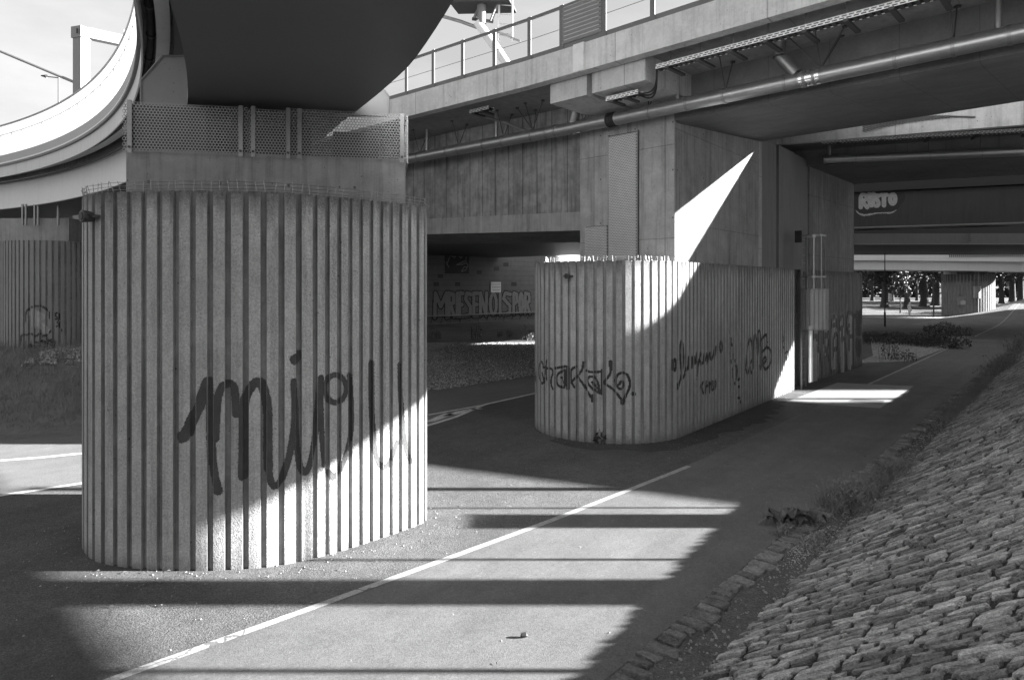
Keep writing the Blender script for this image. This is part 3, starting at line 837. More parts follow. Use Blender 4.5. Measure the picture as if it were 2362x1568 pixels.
G2 = [[(420, 700), (430, 330), (480, 250), (510, 380), (500, 600), (450, 560), (445, 820), (490, 835), (512, 680)], [(545, 500), (570, 340), (610, 240), (650, 400), (650, 440)], [(570, 410), (650, 410)], [(545, 500), (535, 900), (548, 1200)],
      [(695, 480), (700, 300), (760, 240), (762, 450), (700, 475)], [(740, 500), (730, 700), (780, 600), (800, 850), (802, 1180)], [(800, 500), (820, 230), (880, 200), (930, 280), (1000, 240), (1050, 190)], [(850, 420), (812, 540), (862, 530), (852, 810)], [(912, 300), (915, 1100)], [(860, 605), (915, 590)],
      [(580, 950), (590, 650), (630, 540), (672, 620), (680, 1100), (692, 1220)], [(600, 820), (660, 790)], [(360, 500), (330, 840), (352, 800), (390, 980), (402, 1290)], [(260, 520), (240, 900), (232, 1350)], [(280, 600), (345, 600)], [(310, 650), (350, 640)],
      [(545, 1160), (580, 1190), (620, 1180)], [(480, 850), (520, 980)], [(900, 1100), (930, 1150)]]
G3 = [([(985, 260), (990, 380), (1030, 380), (1035, 250)], .5), ([(985, 500), (1035, 510)], .5), ([(985, 700), (990, 840), (1030, 860), (1035, 720)], .5)]
paint('spray_letters', tB, PBp.at, pxstrokes(PBp, 1839, 691.8, kB, G2, .2), .04, M_paintk)
paint('spray_patch', tB, PBp.at, pxstrokes(PBp, 1839, 691.8, kB, G3, .3), .04, M_paintk, off=.006)
fillB = [([(465, 330), (465, 800)], .55), ([(610, 330), (600, 1100)], .6), ([(735, 300), (750, 1100)], .5), ([(870, 280), (870, 1050)], .6), ([(310, 560), (300, 1250)], .7)]
paint('spray_fill', tB, PBp.at, pxstrokes(PBp, 1839, 691.8, kB, fillB, .6), .05, M_paintf, off=.002)

# soil washed up along the foot of the long pier
m_ = MB(); rnd_ = random.Random(17)
sp0 = Vector((2.6, 17.04)) + sd * 1.95; last = None
for i in range(34):
    f = i / 33; base = sp0 + Vector(PP) * (-1.2 + 9.6 * f)
    if i < 6: base = P2.pos(P2.ray(1290 + i * 45)[0])
    w_ = .35 + .55 * sin(pi * min(1, f * 1.2)) + rnd_.uniform(-.18, .22)
    od = sd if i >= 6 else (base - Vector((2.6, 17.04))).normalized()
    cur_ = (base - od * .1, base + od * w_)
    if last: m_.quad((last[0].x, last[0].y, .0035), (last[1].x, last[1].y, .0035), (cur_[1].x, cur_[1].y, .0035), (cur_[0].x, cur_[0].y, .0035))
    last = cur_
struct('soil', m_, mat('washed_soil', .045, .95, ((2, .4), (14, .4), (60, .4)), speck=.5, bump=((30, .02),)))
# recessed cover sheets between the two columns
mb = MB()
e0 = CB - sd * .12; e1 = c0 - SBN * .05
dv = (e1 - e0)
for i in range(3):
    a = e0 + dv * (i / 3 + .01); b = e0 + dv * ((i + 1) / 3 - .01)
    nn = Vector((dv.y, -dv.x)).normalized() * (.05 if i == 1 else 0)
    mb.prism([a + nn, b + nn, b - Vector((dv.y, -dv.x)).normalized() * .1, a - Vector((dv.y, -dv.x)).normalized() * .1], 4.3, 8.6)
o = obj('cover_sheet', mb, mat('sheet_cladding', .16, .5, ((1.5, .12),), streak=.3)); tag(o, 'tall grey sheet cladding closing the gap between the two concrete columns above the ladder', 'cladding')
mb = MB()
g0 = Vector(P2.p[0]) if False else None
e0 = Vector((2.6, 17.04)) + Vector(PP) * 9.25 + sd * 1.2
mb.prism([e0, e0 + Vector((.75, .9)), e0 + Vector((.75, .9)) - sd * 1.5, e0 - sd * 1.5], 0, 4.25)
o = obj('gap_shade', mb, M_dark); tag(o, 'added dark infill for the shade in the gap between the two fluted piers behind the ladder', 'panel')  # dark solid added in place of the shade between the piers

# caged ladder
lx, ly = PD(1849, 900, 23.1)[:2]
tl = thing('caged_ladder', (lx, ly, 0), 'galvanised ladder with round safety cage and perforated guard between two fluted piers', 'ladder')
lc = Vector((lx, ly))
pd_ = SBD
for k in (0.0, .42):
    m = MB(); p = lc + pd_ * k; m.cbox((p.x, p.y, 2.75 if k else 2.3), .06, .06, 5.4 if k else 4.6, atan2(pd_.y, pd_.x)); obj('stile', m, M_zinc, tl)
for i in range(19):
    m = MB(); z = .3 + i * .28; p, q = lc, lc + pd_ * .42
    m.tube([(p.x, p.y, z), (q.x, q.y, z)], .015, 6); obj('rung', m, M_zinc, tl)
cc_ = lc + pd_ * .21 + SBN * .36
def ring(z, r=.40, n=20, h=.06):
    m = MB(); pts = []
    for i in range(n + 1):
        an = 2 * pi * i / n
        pts.append(cc_ + Vector((cos(an), sin(an))) * r)
    for a, b in zip(pts[:-1], pts[1:]):
        t_ = (b - a); nn = Vector((t_.y, -t_.x)).normalized() * .008
        m.prism([a + nn, b + nn, b - nn, a - nn], z - h / 2, z + h / 2)
    return m
for z in (5.45, 4.0):
    obj('cage_hoop', ring(z), M_zinc, tl)
for i in range(7):
    an = atan2(SBN.y, SBN.x) + radians(-110 + 220 * i / 6); p = cc_ + Vector((cos(an), sin(an))) * .385
    m = MB(); m.cbox((p.x, p.y, 4.45), .04, .012, 2.1, an + pi / 2); obj('cage_bar', m, M_zinc, tl)
m = MB()
nseg = 14
for i in range(nseg):
    an = atan2(SBN.y, SBN.x) + radians(-125 + 250 * i / nseg); an2 = atan2(SBN.y, SBN.x) + radians(-125 + 250 * (i + 1) / nseg)
    p = cc_ + Vector((cos(an), sin(an))) * .47; q = cc_ + Vector((cos(an2), sin(an2))) * .47
    hexplate(m, (p.x, p.y, 2.12), (q - p).to_3d(), (0, 0, 1), (q - p).length, 1.44, .046, .0165)
obj('perforated_guard', m, M_mesh, tl)
for z in (2.13, 3.57):
    obj('guard_rim', ring(z, .475, 20, .02), M_zinc, tl)
m = MB(); p = lc + SBN * .12 + pd_ * .05; m.cbox((p.x + .16, p.y - .05, 1.25), .26, .05, 2.0, atan2(pd_.y, pd_.x)); obj('locking_door', m, M_wpaint, tl)
m = MB(); p = lc - pd_ * .32; m.cbox((p.x, p.y, 5.42), .1, .22, .42, atan2(pd_.y, pd_.x)); obj('control_box', m, M_black, tl)
m = MB(); m.tube([(p.x, p.y, 5.42), (cc_.x, cc_.y - .39, 5.45)], .03, 6); obj('arm', m, M_zinc, tl)

# third pier far left, on the grass bank
P3 = Plan(catmull([(-17.8, 22.6), (-17.1, 21.5), (-15.9, 20.9), (-14.9, 21.1), (-14.5, 21.9), (-14.8, 22.9), (-15.9, 23.6), (-17.3, 23.5)]), .17)
t3 = thing('fluted_pier', (-15.6, 22.2, 1.4), 'shaded fluted pier on the grass bank at the left edge with a white paint mark', 'bridge pier', 'fluted concrete piers')
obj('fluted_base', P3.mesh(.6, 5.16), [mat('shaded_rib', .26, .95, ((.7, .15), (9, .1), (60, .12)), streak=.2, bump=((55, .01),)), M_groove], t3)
mb = MB(); mb.prism([(-17.4, 21.7), (-14.85, 21.65), (-14.8, 23.1), (-17.4, 23.2)], 5.0, 5.95); obj('cap_block', mb, M_conc, t3)
for px in (52, 60, 80, 88, 134):
    mb = MB(); x, y, z = PD(px, 500, 21.5); mb.cbox((x, y, 6.05), .05, .05, .7); obj('fixing_bar', mb, M_zinc, t3)
k5 = 818 / 240.0; k5 = .8436 / k5
P3s = [([(300, 1150), (330, 1180), (340, 1230), (320, 1240)], .28), ([(350, 1160), (380, 1180)], .25), ([(360, 1250), (400, 1270), (430, 1310)], .2)]
paint('paint_mark', t3, P3.at, pxstrokes(P3, 0, 438.7, k5, P3s, .2), .04, M_paintw)
P3t = [[(510, 1150), (550, 1140), (560, 1190), (520, 1180), (510, 1150)], [(520, 1200), (560, 1190), (530, 1240), (565, 1230)], [(525, 1270), (560, 1250)], [(540, 1230), (575, 1310)]]
paint('spray_tag', t3, P3.at, pxstrokes(P3, 0, 438.7, k5, P3t, .05), .025, M_paintk)
P3u = [[(230, 1240), (240, 1130), (300, 1080), (400, 1080), (460, 1130), (460, 1190)], [(190, 1430), (200, 1340), (240, 1350), (300, 1330), (320, 1370), (380, 1330), (400, 1370), (480, 1310)]]
paint('spray_tag', t3, P3.at, pxstrokes(P3, 0, 438.7, k5, P3u, .06), .03, M_paintg)

# ------------------------------------------------------------------ curved white steel bridge over the foreground pier
ZB = 6.35
lp = [G(px, py, ZB) for px, py in ((435, 242), (433, 164), (423, 103), (402, 45), (384, 0), (287.5, 423), (185, 452), (99, 472))]
A_ = np.array([[2 * x, 2 * y, 1] for x, y in lp]); b_ = np.array([x * x + y * y for x, y in lp])
cx_, cy_, c_ = np.linalg.lstsq(A_, b_, rcond=None)[0]
R0 = sqrt(c_ + cx_ ** 2 + cy_ ** 2)
print('bridge circle', cx_, cy_, R0, [round(math.hypot(x - cx_, y - cy_) - R0, 2) for x, y in lp])
th_at = lambda x, y: atan2(y - cy_, x - cx_)
rp = [G(px, py, ZB) for px, py in ((805, 262), (890, 190), (960, 130), (1043, 0))]
print('right edge r', [round(math.hypot(x - cx_, y - cy_) - R0, 2) for x, y in rp])
TH0 = th_at(*lp[4]) - .35; TH1 = th_at(*lp[7]) + .55
NTH = 120
ths = [TH0 + (TH1 - TH0) * i / NTH for i in range(NTH + 1)]
def arc(r0, i=None):
    return [(cx_ + (R0 + r0) * cos(t), cy_ + (R0 + r0) * sin(t)) for t in ths]
def rp_(t, r, z): return (cx_ + (R0 + r) * cos(t), cy_ + (R0 + r) * sin(t), z)
def rsweep(mb, prof, closed=True, mi=0, t0=0, t1=None, step=1):
    idx = range(t0, (NTH if t1 is None else t1) + 1, step)
    path = [(cx_ + R0 * cos(ths[i]), cy_ + R0 * sin(ths[i])) for i in idx]
    side = [(cos(ths[i]), sin(ths[i])) for i in idx]
    mb.sweep(path, prof, mi, closed, side)
WB1 = 2.25
def wv(i):      # the belly widens a little towards the viewer
    y = cy_ + R0 * sin(ths[i])
    return 2.24 + .24 * min(max((9.4 - y) / 2.6, 0), 1)
tb = thing('curved_bridge', (-4, 9.5, 6.35), 'white curved steel bridge sweeping overhead from the top of the picture to the left edge', 'bridge')
# the belly: its right edge is followed from the photo, a slightly varying width
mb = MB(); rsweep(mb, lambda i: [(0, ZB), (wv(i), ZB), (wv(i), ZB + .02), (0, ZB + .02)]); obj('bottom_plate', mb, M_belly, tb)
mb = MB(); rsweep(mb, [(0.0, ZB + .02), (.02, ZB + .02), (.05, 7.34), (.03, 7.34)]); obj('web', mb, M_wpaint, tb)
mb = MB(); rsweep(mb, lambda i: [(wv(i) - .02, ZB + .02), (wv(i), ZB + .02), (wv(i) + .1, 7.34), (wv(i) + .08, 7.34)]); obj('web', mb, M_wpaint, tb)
mb = MB(); rsweep(mb, [(-.03, 7.34), (WB1 + .55, 7.34), (WB1 + .55, 7.74), (-.60, 7.74), (-.60, 7.64), (-.03, 7.64)]); obj('deck', mb, M_conc, tb)
M_edge = mat('pale_edge_beam', .62, .6, ((.6, .06), (9, .05)), streak=.15)
mb = MB(); rsweep(mb, [(-.40, 7.40), (-.22, 7.40), (-.22, 7.42), (-.34, 7.42), (-.34, 7.635), (-.36, 7.635), (-.36, 7.42), (-.40, 7.42)]); obj('stringer', mb, M_edge, tb)
mb = MB(); rsweep(mb, [(-.605, 7.28), (-.58, 7.28), (-.58, 7.635), (-.605, 7.635)]); obj('edge_fascia', mb, M_edge, tb)
mb = MB(); rsweep(mb, [(-.66, 7.69), (-.56, 7.69), (-.56, 7.73), (-.66, 7.73)]); obj('ledge', mb, M_wpaint, tb)
mb = MB(); rsweep(mb, [(-.64, 7.745), (-.60, 7.745), (-.60, 7.98), (-.64, 7.98)]); obj('skirting', mb, mat('grey_skirting', .34, .5, ((1, .05),)), tb)
mb = MB(); mb.tube([rp_(t, -.475, 7.565) for t in ths], .055, 8); cond = obj('conduit', mb, M_black, tb, smooth=True)
for t in ths[::3]:
    mb = MB(); mb.tube([rp_(t - .0012, -.475, 7.565), rp_(t + .0012, -.475, 7.565)], .068, 8)
    obj('conduit_clamp', mb, M_dark, cond)
mb = MB(); rsweep(mb, [(-.17, 7.22), (-.05, 7.22), (-.05, 7.24), (-.17, 7.24)]); obj('cable_tray', mb, M_dark, tb)
mb = MB()
t = TH0
while t < TH1:
    dt = .028 / R0
    a, b_2 = t, t + dt
    mb.add([rp_(a, -.67, 7.62), rp_(b_2, -.67, 7.62), rp_(b_2, -.57, 7.62), rp_(a, -.57, 7.62), rp_(a, -.67, 7.685), rp_(b_2, -.67, 7.685), rp_(b_2, -.57, 7.685), rp_(a, -.57, 7.685)],
           [(0, 3, 2, 1), (0, 1, 5, 4), (1, 2, 6, 5), (2, 3, 7, 6), (3, 0, 4, 7)])
    t += .075 / R0
obj('drip_comb', mb, M_zinc, tb)
step = 6
for i in range(0, NTH, step):
    mb = MB(); rsweep(mb, [(-.63, 7.985), (-.615, 7.985), (-.615, 8.95), (-.63, 8.95)], t0=i, t1=min(i + step, NTH)); obj('parapet_panel', mb, M_trans, tb)
mb = MB(); rsweep(mb, [(-.65, 8.952), (-.59, 8.952), (-.59, 8.985), (-.65, 8.985)]); obj('top_rail', mb, M_gpaint, tb)
mb = MB(); rsweep(mb, [(-.64, 8.64), (-.632, 8.64), (-.632, 8.655), (-.64, 8.655)]); obj('panel_seam', mb, M_gpaint, tb)
for i in range(0, NTH, 2):
    mb = MB(); mb.tube([rp_(ths[i], -.64, 8.57), rp_(ths[i], -.64, 8.64)], .008, 4); obj('panel_clip', mb, M_gpaint, tb)
for i in range(0, NTH, 5):
    m = MB(); m.tube([rp_(ths[i], WB1 + .45, 7.7), rp_(ths[i], WB1 + .45, 8.75)], .02, 6); obj('railing_post', m, M_zinc, tb)
m = MB()
for z in (8.0, 8.35, 8.75): m.tube([rp_(t, WB1 + .45, z) for t in ths], .016, 6)
obj('handrail', m, M_zinc, tb)
# gusset plates over the bearings
def gusset(pxs, name='gusset_plate'):
    w0 = .25
    pts = []
    for px, py in pxs:
        s, x, y, z = hitz(px, py, Vector(BL) + bn * w0, bu); pts.append(Vector((x, y, z)))
    m = MB(); n = len(pts); bk = bn.to_3d() * .07
    m.add(pts + [p + bk for p in pts], [tuple(range(n)), tuple(range(2 * n - 1, n - 1, -1))] + [(i, (i + 1) % n, n + (i + 1) % n, n + i) for i in range(n)])
    g = obj(name, m, M_plate, tb)
    # raised rim
    m = MB()
    for a, b in zip(pts, pts[1:] + pts[:1]):
        m.tube([a - bk * .3, b - bk * .3], .012, 4)
    obj('rim', m, M_gpaint, g)
gusset([(326, 244), (326, 187), (376, 130), (440, 131), (460, 180), (460, 246)])
gusset([(770, 266), (800, 262), (883, 203), (897, 224), (897, 268)])
# ------------------------------------------------------------------ concrete rail bridge A: two spans meeting over the long pier
ua, wa, ul, wl = Vector(UA), Vector(WA), Vector(UL), Vector(WL)
def A_(s, w, z=None):
    p = CA + ua * s + wa * w
    return (p.x, p.y) if z is None else (p.x, p.y, z)
JS = -1.07
rpath = [A_(46, 0), A_(12, 0), A_(JS + .015, 0)]
rside = [tuple(wa)] * 3
def deckprof(zf=0):
    return [(-2.5, 8.70), (-2.5, 9.34), (-2.1, 9.36), (8.9, 9.9), (8.9, 9.5), (6.4, 9.25), (6.4, 8.40), (0, 7.83), (0, 8.85), (-2.15, 8.85), (-2.2, 8.70)]
def slab(name, path, side, prof, m, parent):
    mb = MB(); mb.sweep(path, prof, 0, True, side); return obj(name, mb, m, parent)
tA = thing('concrete_bridge', (CA.x + 5, CA.y - 3, 7.8), 'concrete rail bridge span over the path at upper right with pipe and cable tray beneath', 'bridge', 'concrete rail bridge spans')
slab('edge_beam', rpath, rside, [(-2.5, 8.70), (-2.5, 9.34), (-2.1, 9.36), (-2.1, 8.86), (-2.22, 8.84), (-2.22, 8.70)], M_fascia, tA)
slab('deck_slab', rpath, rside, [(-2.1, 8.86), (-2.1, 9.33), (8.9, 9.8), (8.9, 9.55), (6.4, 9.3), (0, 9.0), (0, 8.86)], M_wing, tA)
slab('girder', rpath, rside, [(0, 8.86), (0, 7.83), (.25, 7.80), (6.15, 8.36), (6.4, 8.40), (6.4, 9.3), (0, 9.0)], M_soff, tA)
slab('edge_beam', rpath, rside, [(8.9, 9.5), (9.2, 9.5), (9.2, 10.15), (8.9, 10.15)], M_fascia, tA)
tA2 = thing('concrete_bridge', (-2, 21.5, 5.3), 'concrete rail bridge span with deep panelled girder between the two large piers', 'bridge', 'concrete rail bridge spans')
lpath = [A_(JS - .015, 0), tuple(LA)] + [tuple(LA + ul * s) for s in (6, 14, 24, 36, 50, 75)]
lside = [tuple(wa), tuple((wa + wl).normalized())] + [tuple(wl)] * 6
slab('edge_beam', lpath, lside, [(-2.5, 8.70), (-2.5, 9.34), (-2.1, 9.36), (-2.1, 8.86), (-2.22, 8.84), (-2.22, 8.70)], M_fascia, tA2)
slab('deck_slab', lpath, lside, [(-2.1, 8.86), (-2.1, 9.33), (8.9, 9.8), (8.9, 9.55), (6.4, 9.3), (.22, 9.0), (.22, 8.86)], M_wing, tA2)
def gprof(i):
    s = [0, 0, 6, 14, 24, 36, 50, 75][i]; zb = 5.27 + .034 * s
    return [(.22, 9.0), (.22, zb), (6.4, zb), (6.4, 9.0)]
gpath, gside = lpath[1:], lside[1:]
mb = MB(); mb.sweep(gpath, lambda i: gprof(i + 1), 0, True, gside); obj('girder', mb, M_panel, tA2)
def gprof2(i):
    s = [0, 6, 14, 24, 36, 50, 75][i]; zb = 5.27 + .034 * s
    return [(.19, zb - .012), (.19, zb + .52), (.24, zb + .52), (.24, zb - .012)]
mb = MB(); mb.sweep(gpath, gprof2, 0, True, gside); obj('lower_strip', mb, M_conc, tA2)
# corbels and joint block
for s0, s1, tt_ in ((-2.29, -1.15, tA2), (-.997, .466, tA)):
    mb = MB(); mb.box(A_(s0, -2.1, 8.26), ua.to_3d() * (s1 - s0), wa.to_3d() * 2.2, (0, 0, .6)); obj('corbel', mb, M_fascia, tt_)
mb = MB(); mb.box(A_(-1.24, -2.515, 8.72), ua.to_3d() * .31, wa.to_3d() * .3, (0, 0, .64)); obj('joint_block', mb, mat('fresh_concrete', .56, .8, ((3, .12), (14, .08))), tA)
# noise barrier
tn = thing('noise_barrier', (2.4, 14.5, 9.35), 'transparent noise barrier with dark frame and one louvred section along the upper concrete bridge', 'noise barrier')
BW = -2.36
def leftpt(px, w):
    P0 = LA + wl * w
    s, x, y = hit(px, P0, ul); return Vector((x, y)), s
def rightpt(px, w):
    s, x, y = hit(px, CA + wa * w, ua); return Vector((x, y)), s
kink = LA + (wa + wl).normalized() * BW
posts = []
pl_ = [leftpt(px, BW)[0] for px in (939, 1001, 1069, 1142, 1223)]
step_l = (pl_[0] - pl_[-1]).length / 4
ext = [pl_[0] + ul * step_l * k for k in range(22, 0, -1)]
p5 = rightpt(1297, BW)[0]; p6 = rightpt(1392, BW)[0]; p7 = rightpt(1507, BW)[0]
stR = (p7 - p6).length
extR = [p7 + ua * stR * k for k in range(1, 16)]
allp = ext + pl_ + [p5, p6, p7] + extR
ZR0, ZR1 = 9.35, 10.46
for i, p in enumerate(allp):
    m = MB(); w_ = .12 if p is not p6 else .2
    m.cbox((p.x - wa.x * .03, p.y - wa.y * .03, (ZR0 + ZR1) / 2), w_, .02, ZR1 - ZR0 + .02, atan2(ua.y, ua.x)); po = obj('post', m, M_frame, tn)
    m = MB(); m.cbox((p.x, p.y, ZR0 + .02), .3, .2, .03, atan2(ua.y, ua.x)); obj('foot_plate', m, M_frame, po)
for i in range(len(allp) - 1):
    a, b = allp[i], allp[i + 1]
    dv = b - a; ll = dv.length; dvn = dv / ll; nn = Vector((dvn.y, -dvn.x))
    a2 = a + dvn * .03; b2 = b - dvn * .03
    def bar(z0, z1, th):
        m = MB(); q = a2 - nn * th / 2
        m.box((q.x, q.y, z0), (b2 - a2).to_3d(), (nn * th).to_3d(), (0, 0, z1 - z0)); return m
    obj('rail', bar(ZR1 - .06, ZR1, .06), M_frame, tn)
    obj('rail', bar(ZR0 + .04, ZR0 + .15, .06), M_frame, tn)
    if a is p5:
        m = MB()
        for k in range(9):
            z0 = ZR0 + .16 + k * .098; q0 = a2 - nn * .03; q1 = a2 + nn * .05; dd = (b2 - a2)
            m.add([(q0.x, q0.y, z0), (q0.x + dd.x, q0.y + dd.y, z0), (q1.x + dd.x, q1.y + dd.y, z0 + .072), (q1.x, q1.y, z0 + .072),
                   (q1.x, q1.y, z0), (q1.x + dd.x, q1.y + dd.y, z0)], [(0, 1, 2, 3), (0, 4, 5, 1), (4, 3, 2, 5), (0, 3, 4), (1, 5, 2)])
        obj('louvre_panel', m, mat('louvre_paint', .13, .5, ((2, .08),)), tn)
    else:
        a2, b2 = a, b
        gp_ = obj('glass_pane', bar(ZR0 + .15, ZR1 - .06, .012), M_glass, tn)
        obj('seam', bar((ZR0 + ZR1) / 2 + .0, (ZR0 + ZR1) / 2 + .008, .016), M_frame, gp_)
# ------------------------------------------------------------------ drain pipe under bridge A
PW = -.58; PZ = 8.0; PR = .165
tp = thing('drain_pipe', (2.6, 16.9, 8.0), 'long galvanised drain pipe hung on rods beneath the concrete rail bridge', 'pipe', 'pipes hung under the bridges')
kp = LA + (wa + wl).normalized() * PW
pts = [LA + wl * PW + ul * s for s in (40, 25, 14, 7)] + [kp, Vector(A_(-1, PW)), Vector(A_(6, PW)), Vector(A_(14, PW)), Vector(A_(30, PW))]
pts3 = [(p.x, p.y, PZ) for p in pts]
mb = MB(); mb.tube(pts3, PR, 24); obj('pipe_run', mb, M_pipe, tp, smooth=True)
def pipeat(px):
    if px < 1400:
        s, x, y = hit(px, LA + wl * PW, ul); d = ul
        if s < 0: s, x, y = hit(px, CA + wa * PW, ua); d = ua
    else: s, x, y = hit(px, CA + wa * PW, ua); d = ua
    return Vector((x, y, PZ)), d.to_3d()
for px in (967, 1033, 1060, 1118, 1161, 1228, 1262, 1283, 1320, 1343, 1500, 1586, 1672, 1813, 1858, 1880, 2067, 2200, 2330):
    p, d = pipeat(px); m = MB(); m.tube([p - d * .03, p + d * .03], PR + .012, 24); obj('collar', m, M_zinc, tp, smooth=True)
p, d = pipeat(1412); m = MB()
for k in range(5): m.tube([p + d * (-.12 + .05 * k), p + d * (-.10 + .05 * k), p + d * (-.08 + .05 * k)], [PR + .01, PR + .026, PR + .01], 24)
m.tube([p - d * .13, p + d * .13], PR + .01, 24)
obj('rubber_sleeve', m, M_black, tp, smooth=True)
p, d = pipeat(1335); m = MB(); m.tube([p - d * .14, p + d * .14], PR + .008, 24); obj('steel_sleeve', m, mat('bright_steel', .75, .25, metal=.9), tp, smooth=True)
p, d = pipeat(1870); m = MB(); m.tube([p - d * .2, p + d * .2], PR + .008, 24); obj('steel_sleeve', m, bpy.data.materials['bright_steel'], tp, smooth=True)
def rod(px, dx, dw, nm='hanger_rod'):
    p, d = pipeat(px); wv_ = Vector((-d.y, d.x, 0)) if d is not None else None
    if wv_.y < 0: wv_ = -wv_
    b = p + Vector((0, 0, PR)); t_ = Vector((p.x, p.y, 8.86)) + d * dx + wv_ * dw
    m = MB(); m.tube([b, t_], .013, 6); r = obj(nm, m, M_dark, tp)
    m = MB(); m.cbox(t_ - Vector((0, 0, .02)), .09, .09, .035); obj('anchor', m, M_dark, r)
sg = lambda px: 1
for px in (967, 1057, 1161, 1345, 1497, 1672, 2197):
    rod(px, 0, -.28); rod(px + 3, 0, .34)
for px in (1229, 1893):
    rod(px, -.55, -.25); rod(px, 0, -.35); rod(px, .5, -.1); rod(px + 3, .25, .4)
for px in (985, 1145, 1563, 2303):
    p, d = pipeat(px); m = MB(); m.tube([p + Vector((0, 0, .1)), (p.x, p.y, 8.86)], .055, 12); obj('downpipe', m, M_pipe, tp, smooth=True)
def elbow(px, up, dw):
    p, d = pipeat(px); wv_ = Vector((-d.y, d.x, 0))
    if wv_.y < 0: wv_ = -wv_
    top = p - d * up + wv_ * dw; top.z = 8.86
    mid = top.copy(); mid.z = 8.55
    m = MB(); m.tube([top, mid, mid + (p - mid) * .25 + Vector((0, 0, .02)), p + (mid - p) * .25], .125, 16); b = obj('branch_pipe', m, M_zinc, tp, smooth=True)
    m = MB(); m.tube([mid + Vector((0, 0, .02)), mid - Vector((0, 0, .02))], .14, 16); obj('collar', m, M_dark, b)
elbow(1850, .42 * -1 * -1, -.1); elbow(1318, -.3, -.1)
# ------------------------------------------------------------------ cable trays
def tray(p0, p1, h, w, name_t):
    """slotted side plates with a floor, p0 -> p1"""
    p0, p1 = Vector(p0), Vector(p1); d = (p1 - p0); ll = d.length; d /= ll; nn = Vector((-d.y, d.x, 0))
    if nn.y < 0: nn = -nn
    m = MB(); n = int(ll / .12)
    for i in range(n):
        a = p0 + d * (ll * i / n); st = d * (ll / n)
        up = Vector((0, 0, 1))
        # side plate: two slots per cell, staggered
        rows = (0, .18, .40, .60, .82, 1.0)
        for r in range(5):
            z0, z1 = rows[r] * h, rows[r + 1] * h
            if r in (0, 2, 4): m.quad(a + up * z0, a + st + up * z0, a + st + up * z1, a + up * z1)
            else:
                f0 = (0, .3) if r == 1 else (.35, .65)
                m.quad(a + st * f0[0] + up * z0, a + st * f0[1] + up * z0, a + st * f0[1] + up * z1, a + st * f0[0] + up * z1)
    m.quad(p0 + nn * w, p1 + nn * w, p1 + nn * w + Vector((0, 0, h)), p0 + nn * w + Vector((0, 0, h)))
    fl = MB()
    for i in range(n):
        a = p0 + d * (ll * i / n); fl.quad(a, a + d * (ll / n * .6), a + d * (ll / n * .6) + nn * w, a + nn * w)
    return m, d, nn, ll, fl
def maketray(p0, p1, label, ztop, br=1.0, h=.1, w=.22, brl=.75):
    t_ = thing('cable_tray', p0, label, 'cable tray', 'slotted cable trays')
    m, d, nn, ll, fl = tray(p0, p1, h, w, '')
    obj('tray', m, M_white, t_); obj('tray_floor', fl, M_dark, t_)
    m = MB()
    for k in range(3): m.tube([Vector(p0) + nn * (.07 + .06 * k) + Vector((0, 0, .03)), Vector(p1) + nn * (.07 + .06 * k) + Vector((0, 0, .03))], .022, 6); 
    obj('cable', m, M_black, t_)
    k = br * .35
    while k < ll:
        a = Vector(p0) + d * k
        m = MB(); m.box(a - nn * .04 - Vector((0, 0, .055)), nn * brl, d * .09, (0, 0, .05)); b = obj('bracket', m, M_dark, t_)
        m = MB(); q = a + nn * .2; m.tube([q, (q.x, q.y, ztop)], .018, 5); obj('hanger', m, M_zinc, b)
        k += br
    return t_
def trp(px, w, z): 
    s, x, y = hit(px, CA + wa * w, ua); return (x, y, z)
maketray(trp(1512, -2.02, 8.47), A_(16, -2.02, 8.47), 'long slotted white cable tray on dark brackets under the concrete bridge edge', 8.86, .72)
maketray(trp(1397, -1.85, 8.08), trp(1472, -1.85, 8.08), 'short slotted cable tray with loose cables below the two concrete corbels', 8.27, .4, brl=.55)
s_, x_, y_, = hit(1083, LA + wl * -1.5, ul); s2_, x2_, y2_ = hit(1128, LA + wl * -1.5, ul)
zz_ = H - (262 - HY) * y_ / F
maketray((x_, y_, zz_), (x2_, y2_, zz_), 'short slotted cable tray high above the deep panelled girder', 8.86, .35, brl=.5)
tw = thing('hanging_cable', A_(.2, -1.9, 8.4), 'bundle of black cables looping between the long and the short cable tray', 'cables')
for k in range(3):
    a = Vector(trp(1514, -1.9 + .06 * k, 8.5)); b = Vector(trp(1474, -1.75 + .05 * k, 8.1)); m = MB()
    pts = []
    for i in range(13):
        f = i / 12; p = a.lerp(b, f); 
        pts.append((p.x + .18 * sin(pi * f) * .7, p.y - .05, p.z - .17 * sin(pi * f) - (.06 * k) * sin(pi * f)))
    m.tube(pts, .022, 6); obj('cable', m, M_black, tw, smooth=True)
# cross bars above the deep girder
tx = thing('cross_bracket', PD(1166, 285, 21.0), 'dark slotted steel bars crossing under the bridge slab left of the corbels', 'bracket')
for (a, b) in (((1112, 268), (1165, 283)), ((1160, 280), (1222, 306))):
    m = MB(); s, x, y, z = hitz(a[0], a[1], LA + wl * -1.1, ul); s2, x2, y2, z2 = hitz(b[0], b[1], LA + wl * -.5, ul)
    m.tube([(x, y, z), (x2, y2, z2)], .04, 4); obj('bar', m, M_zinc, tx)

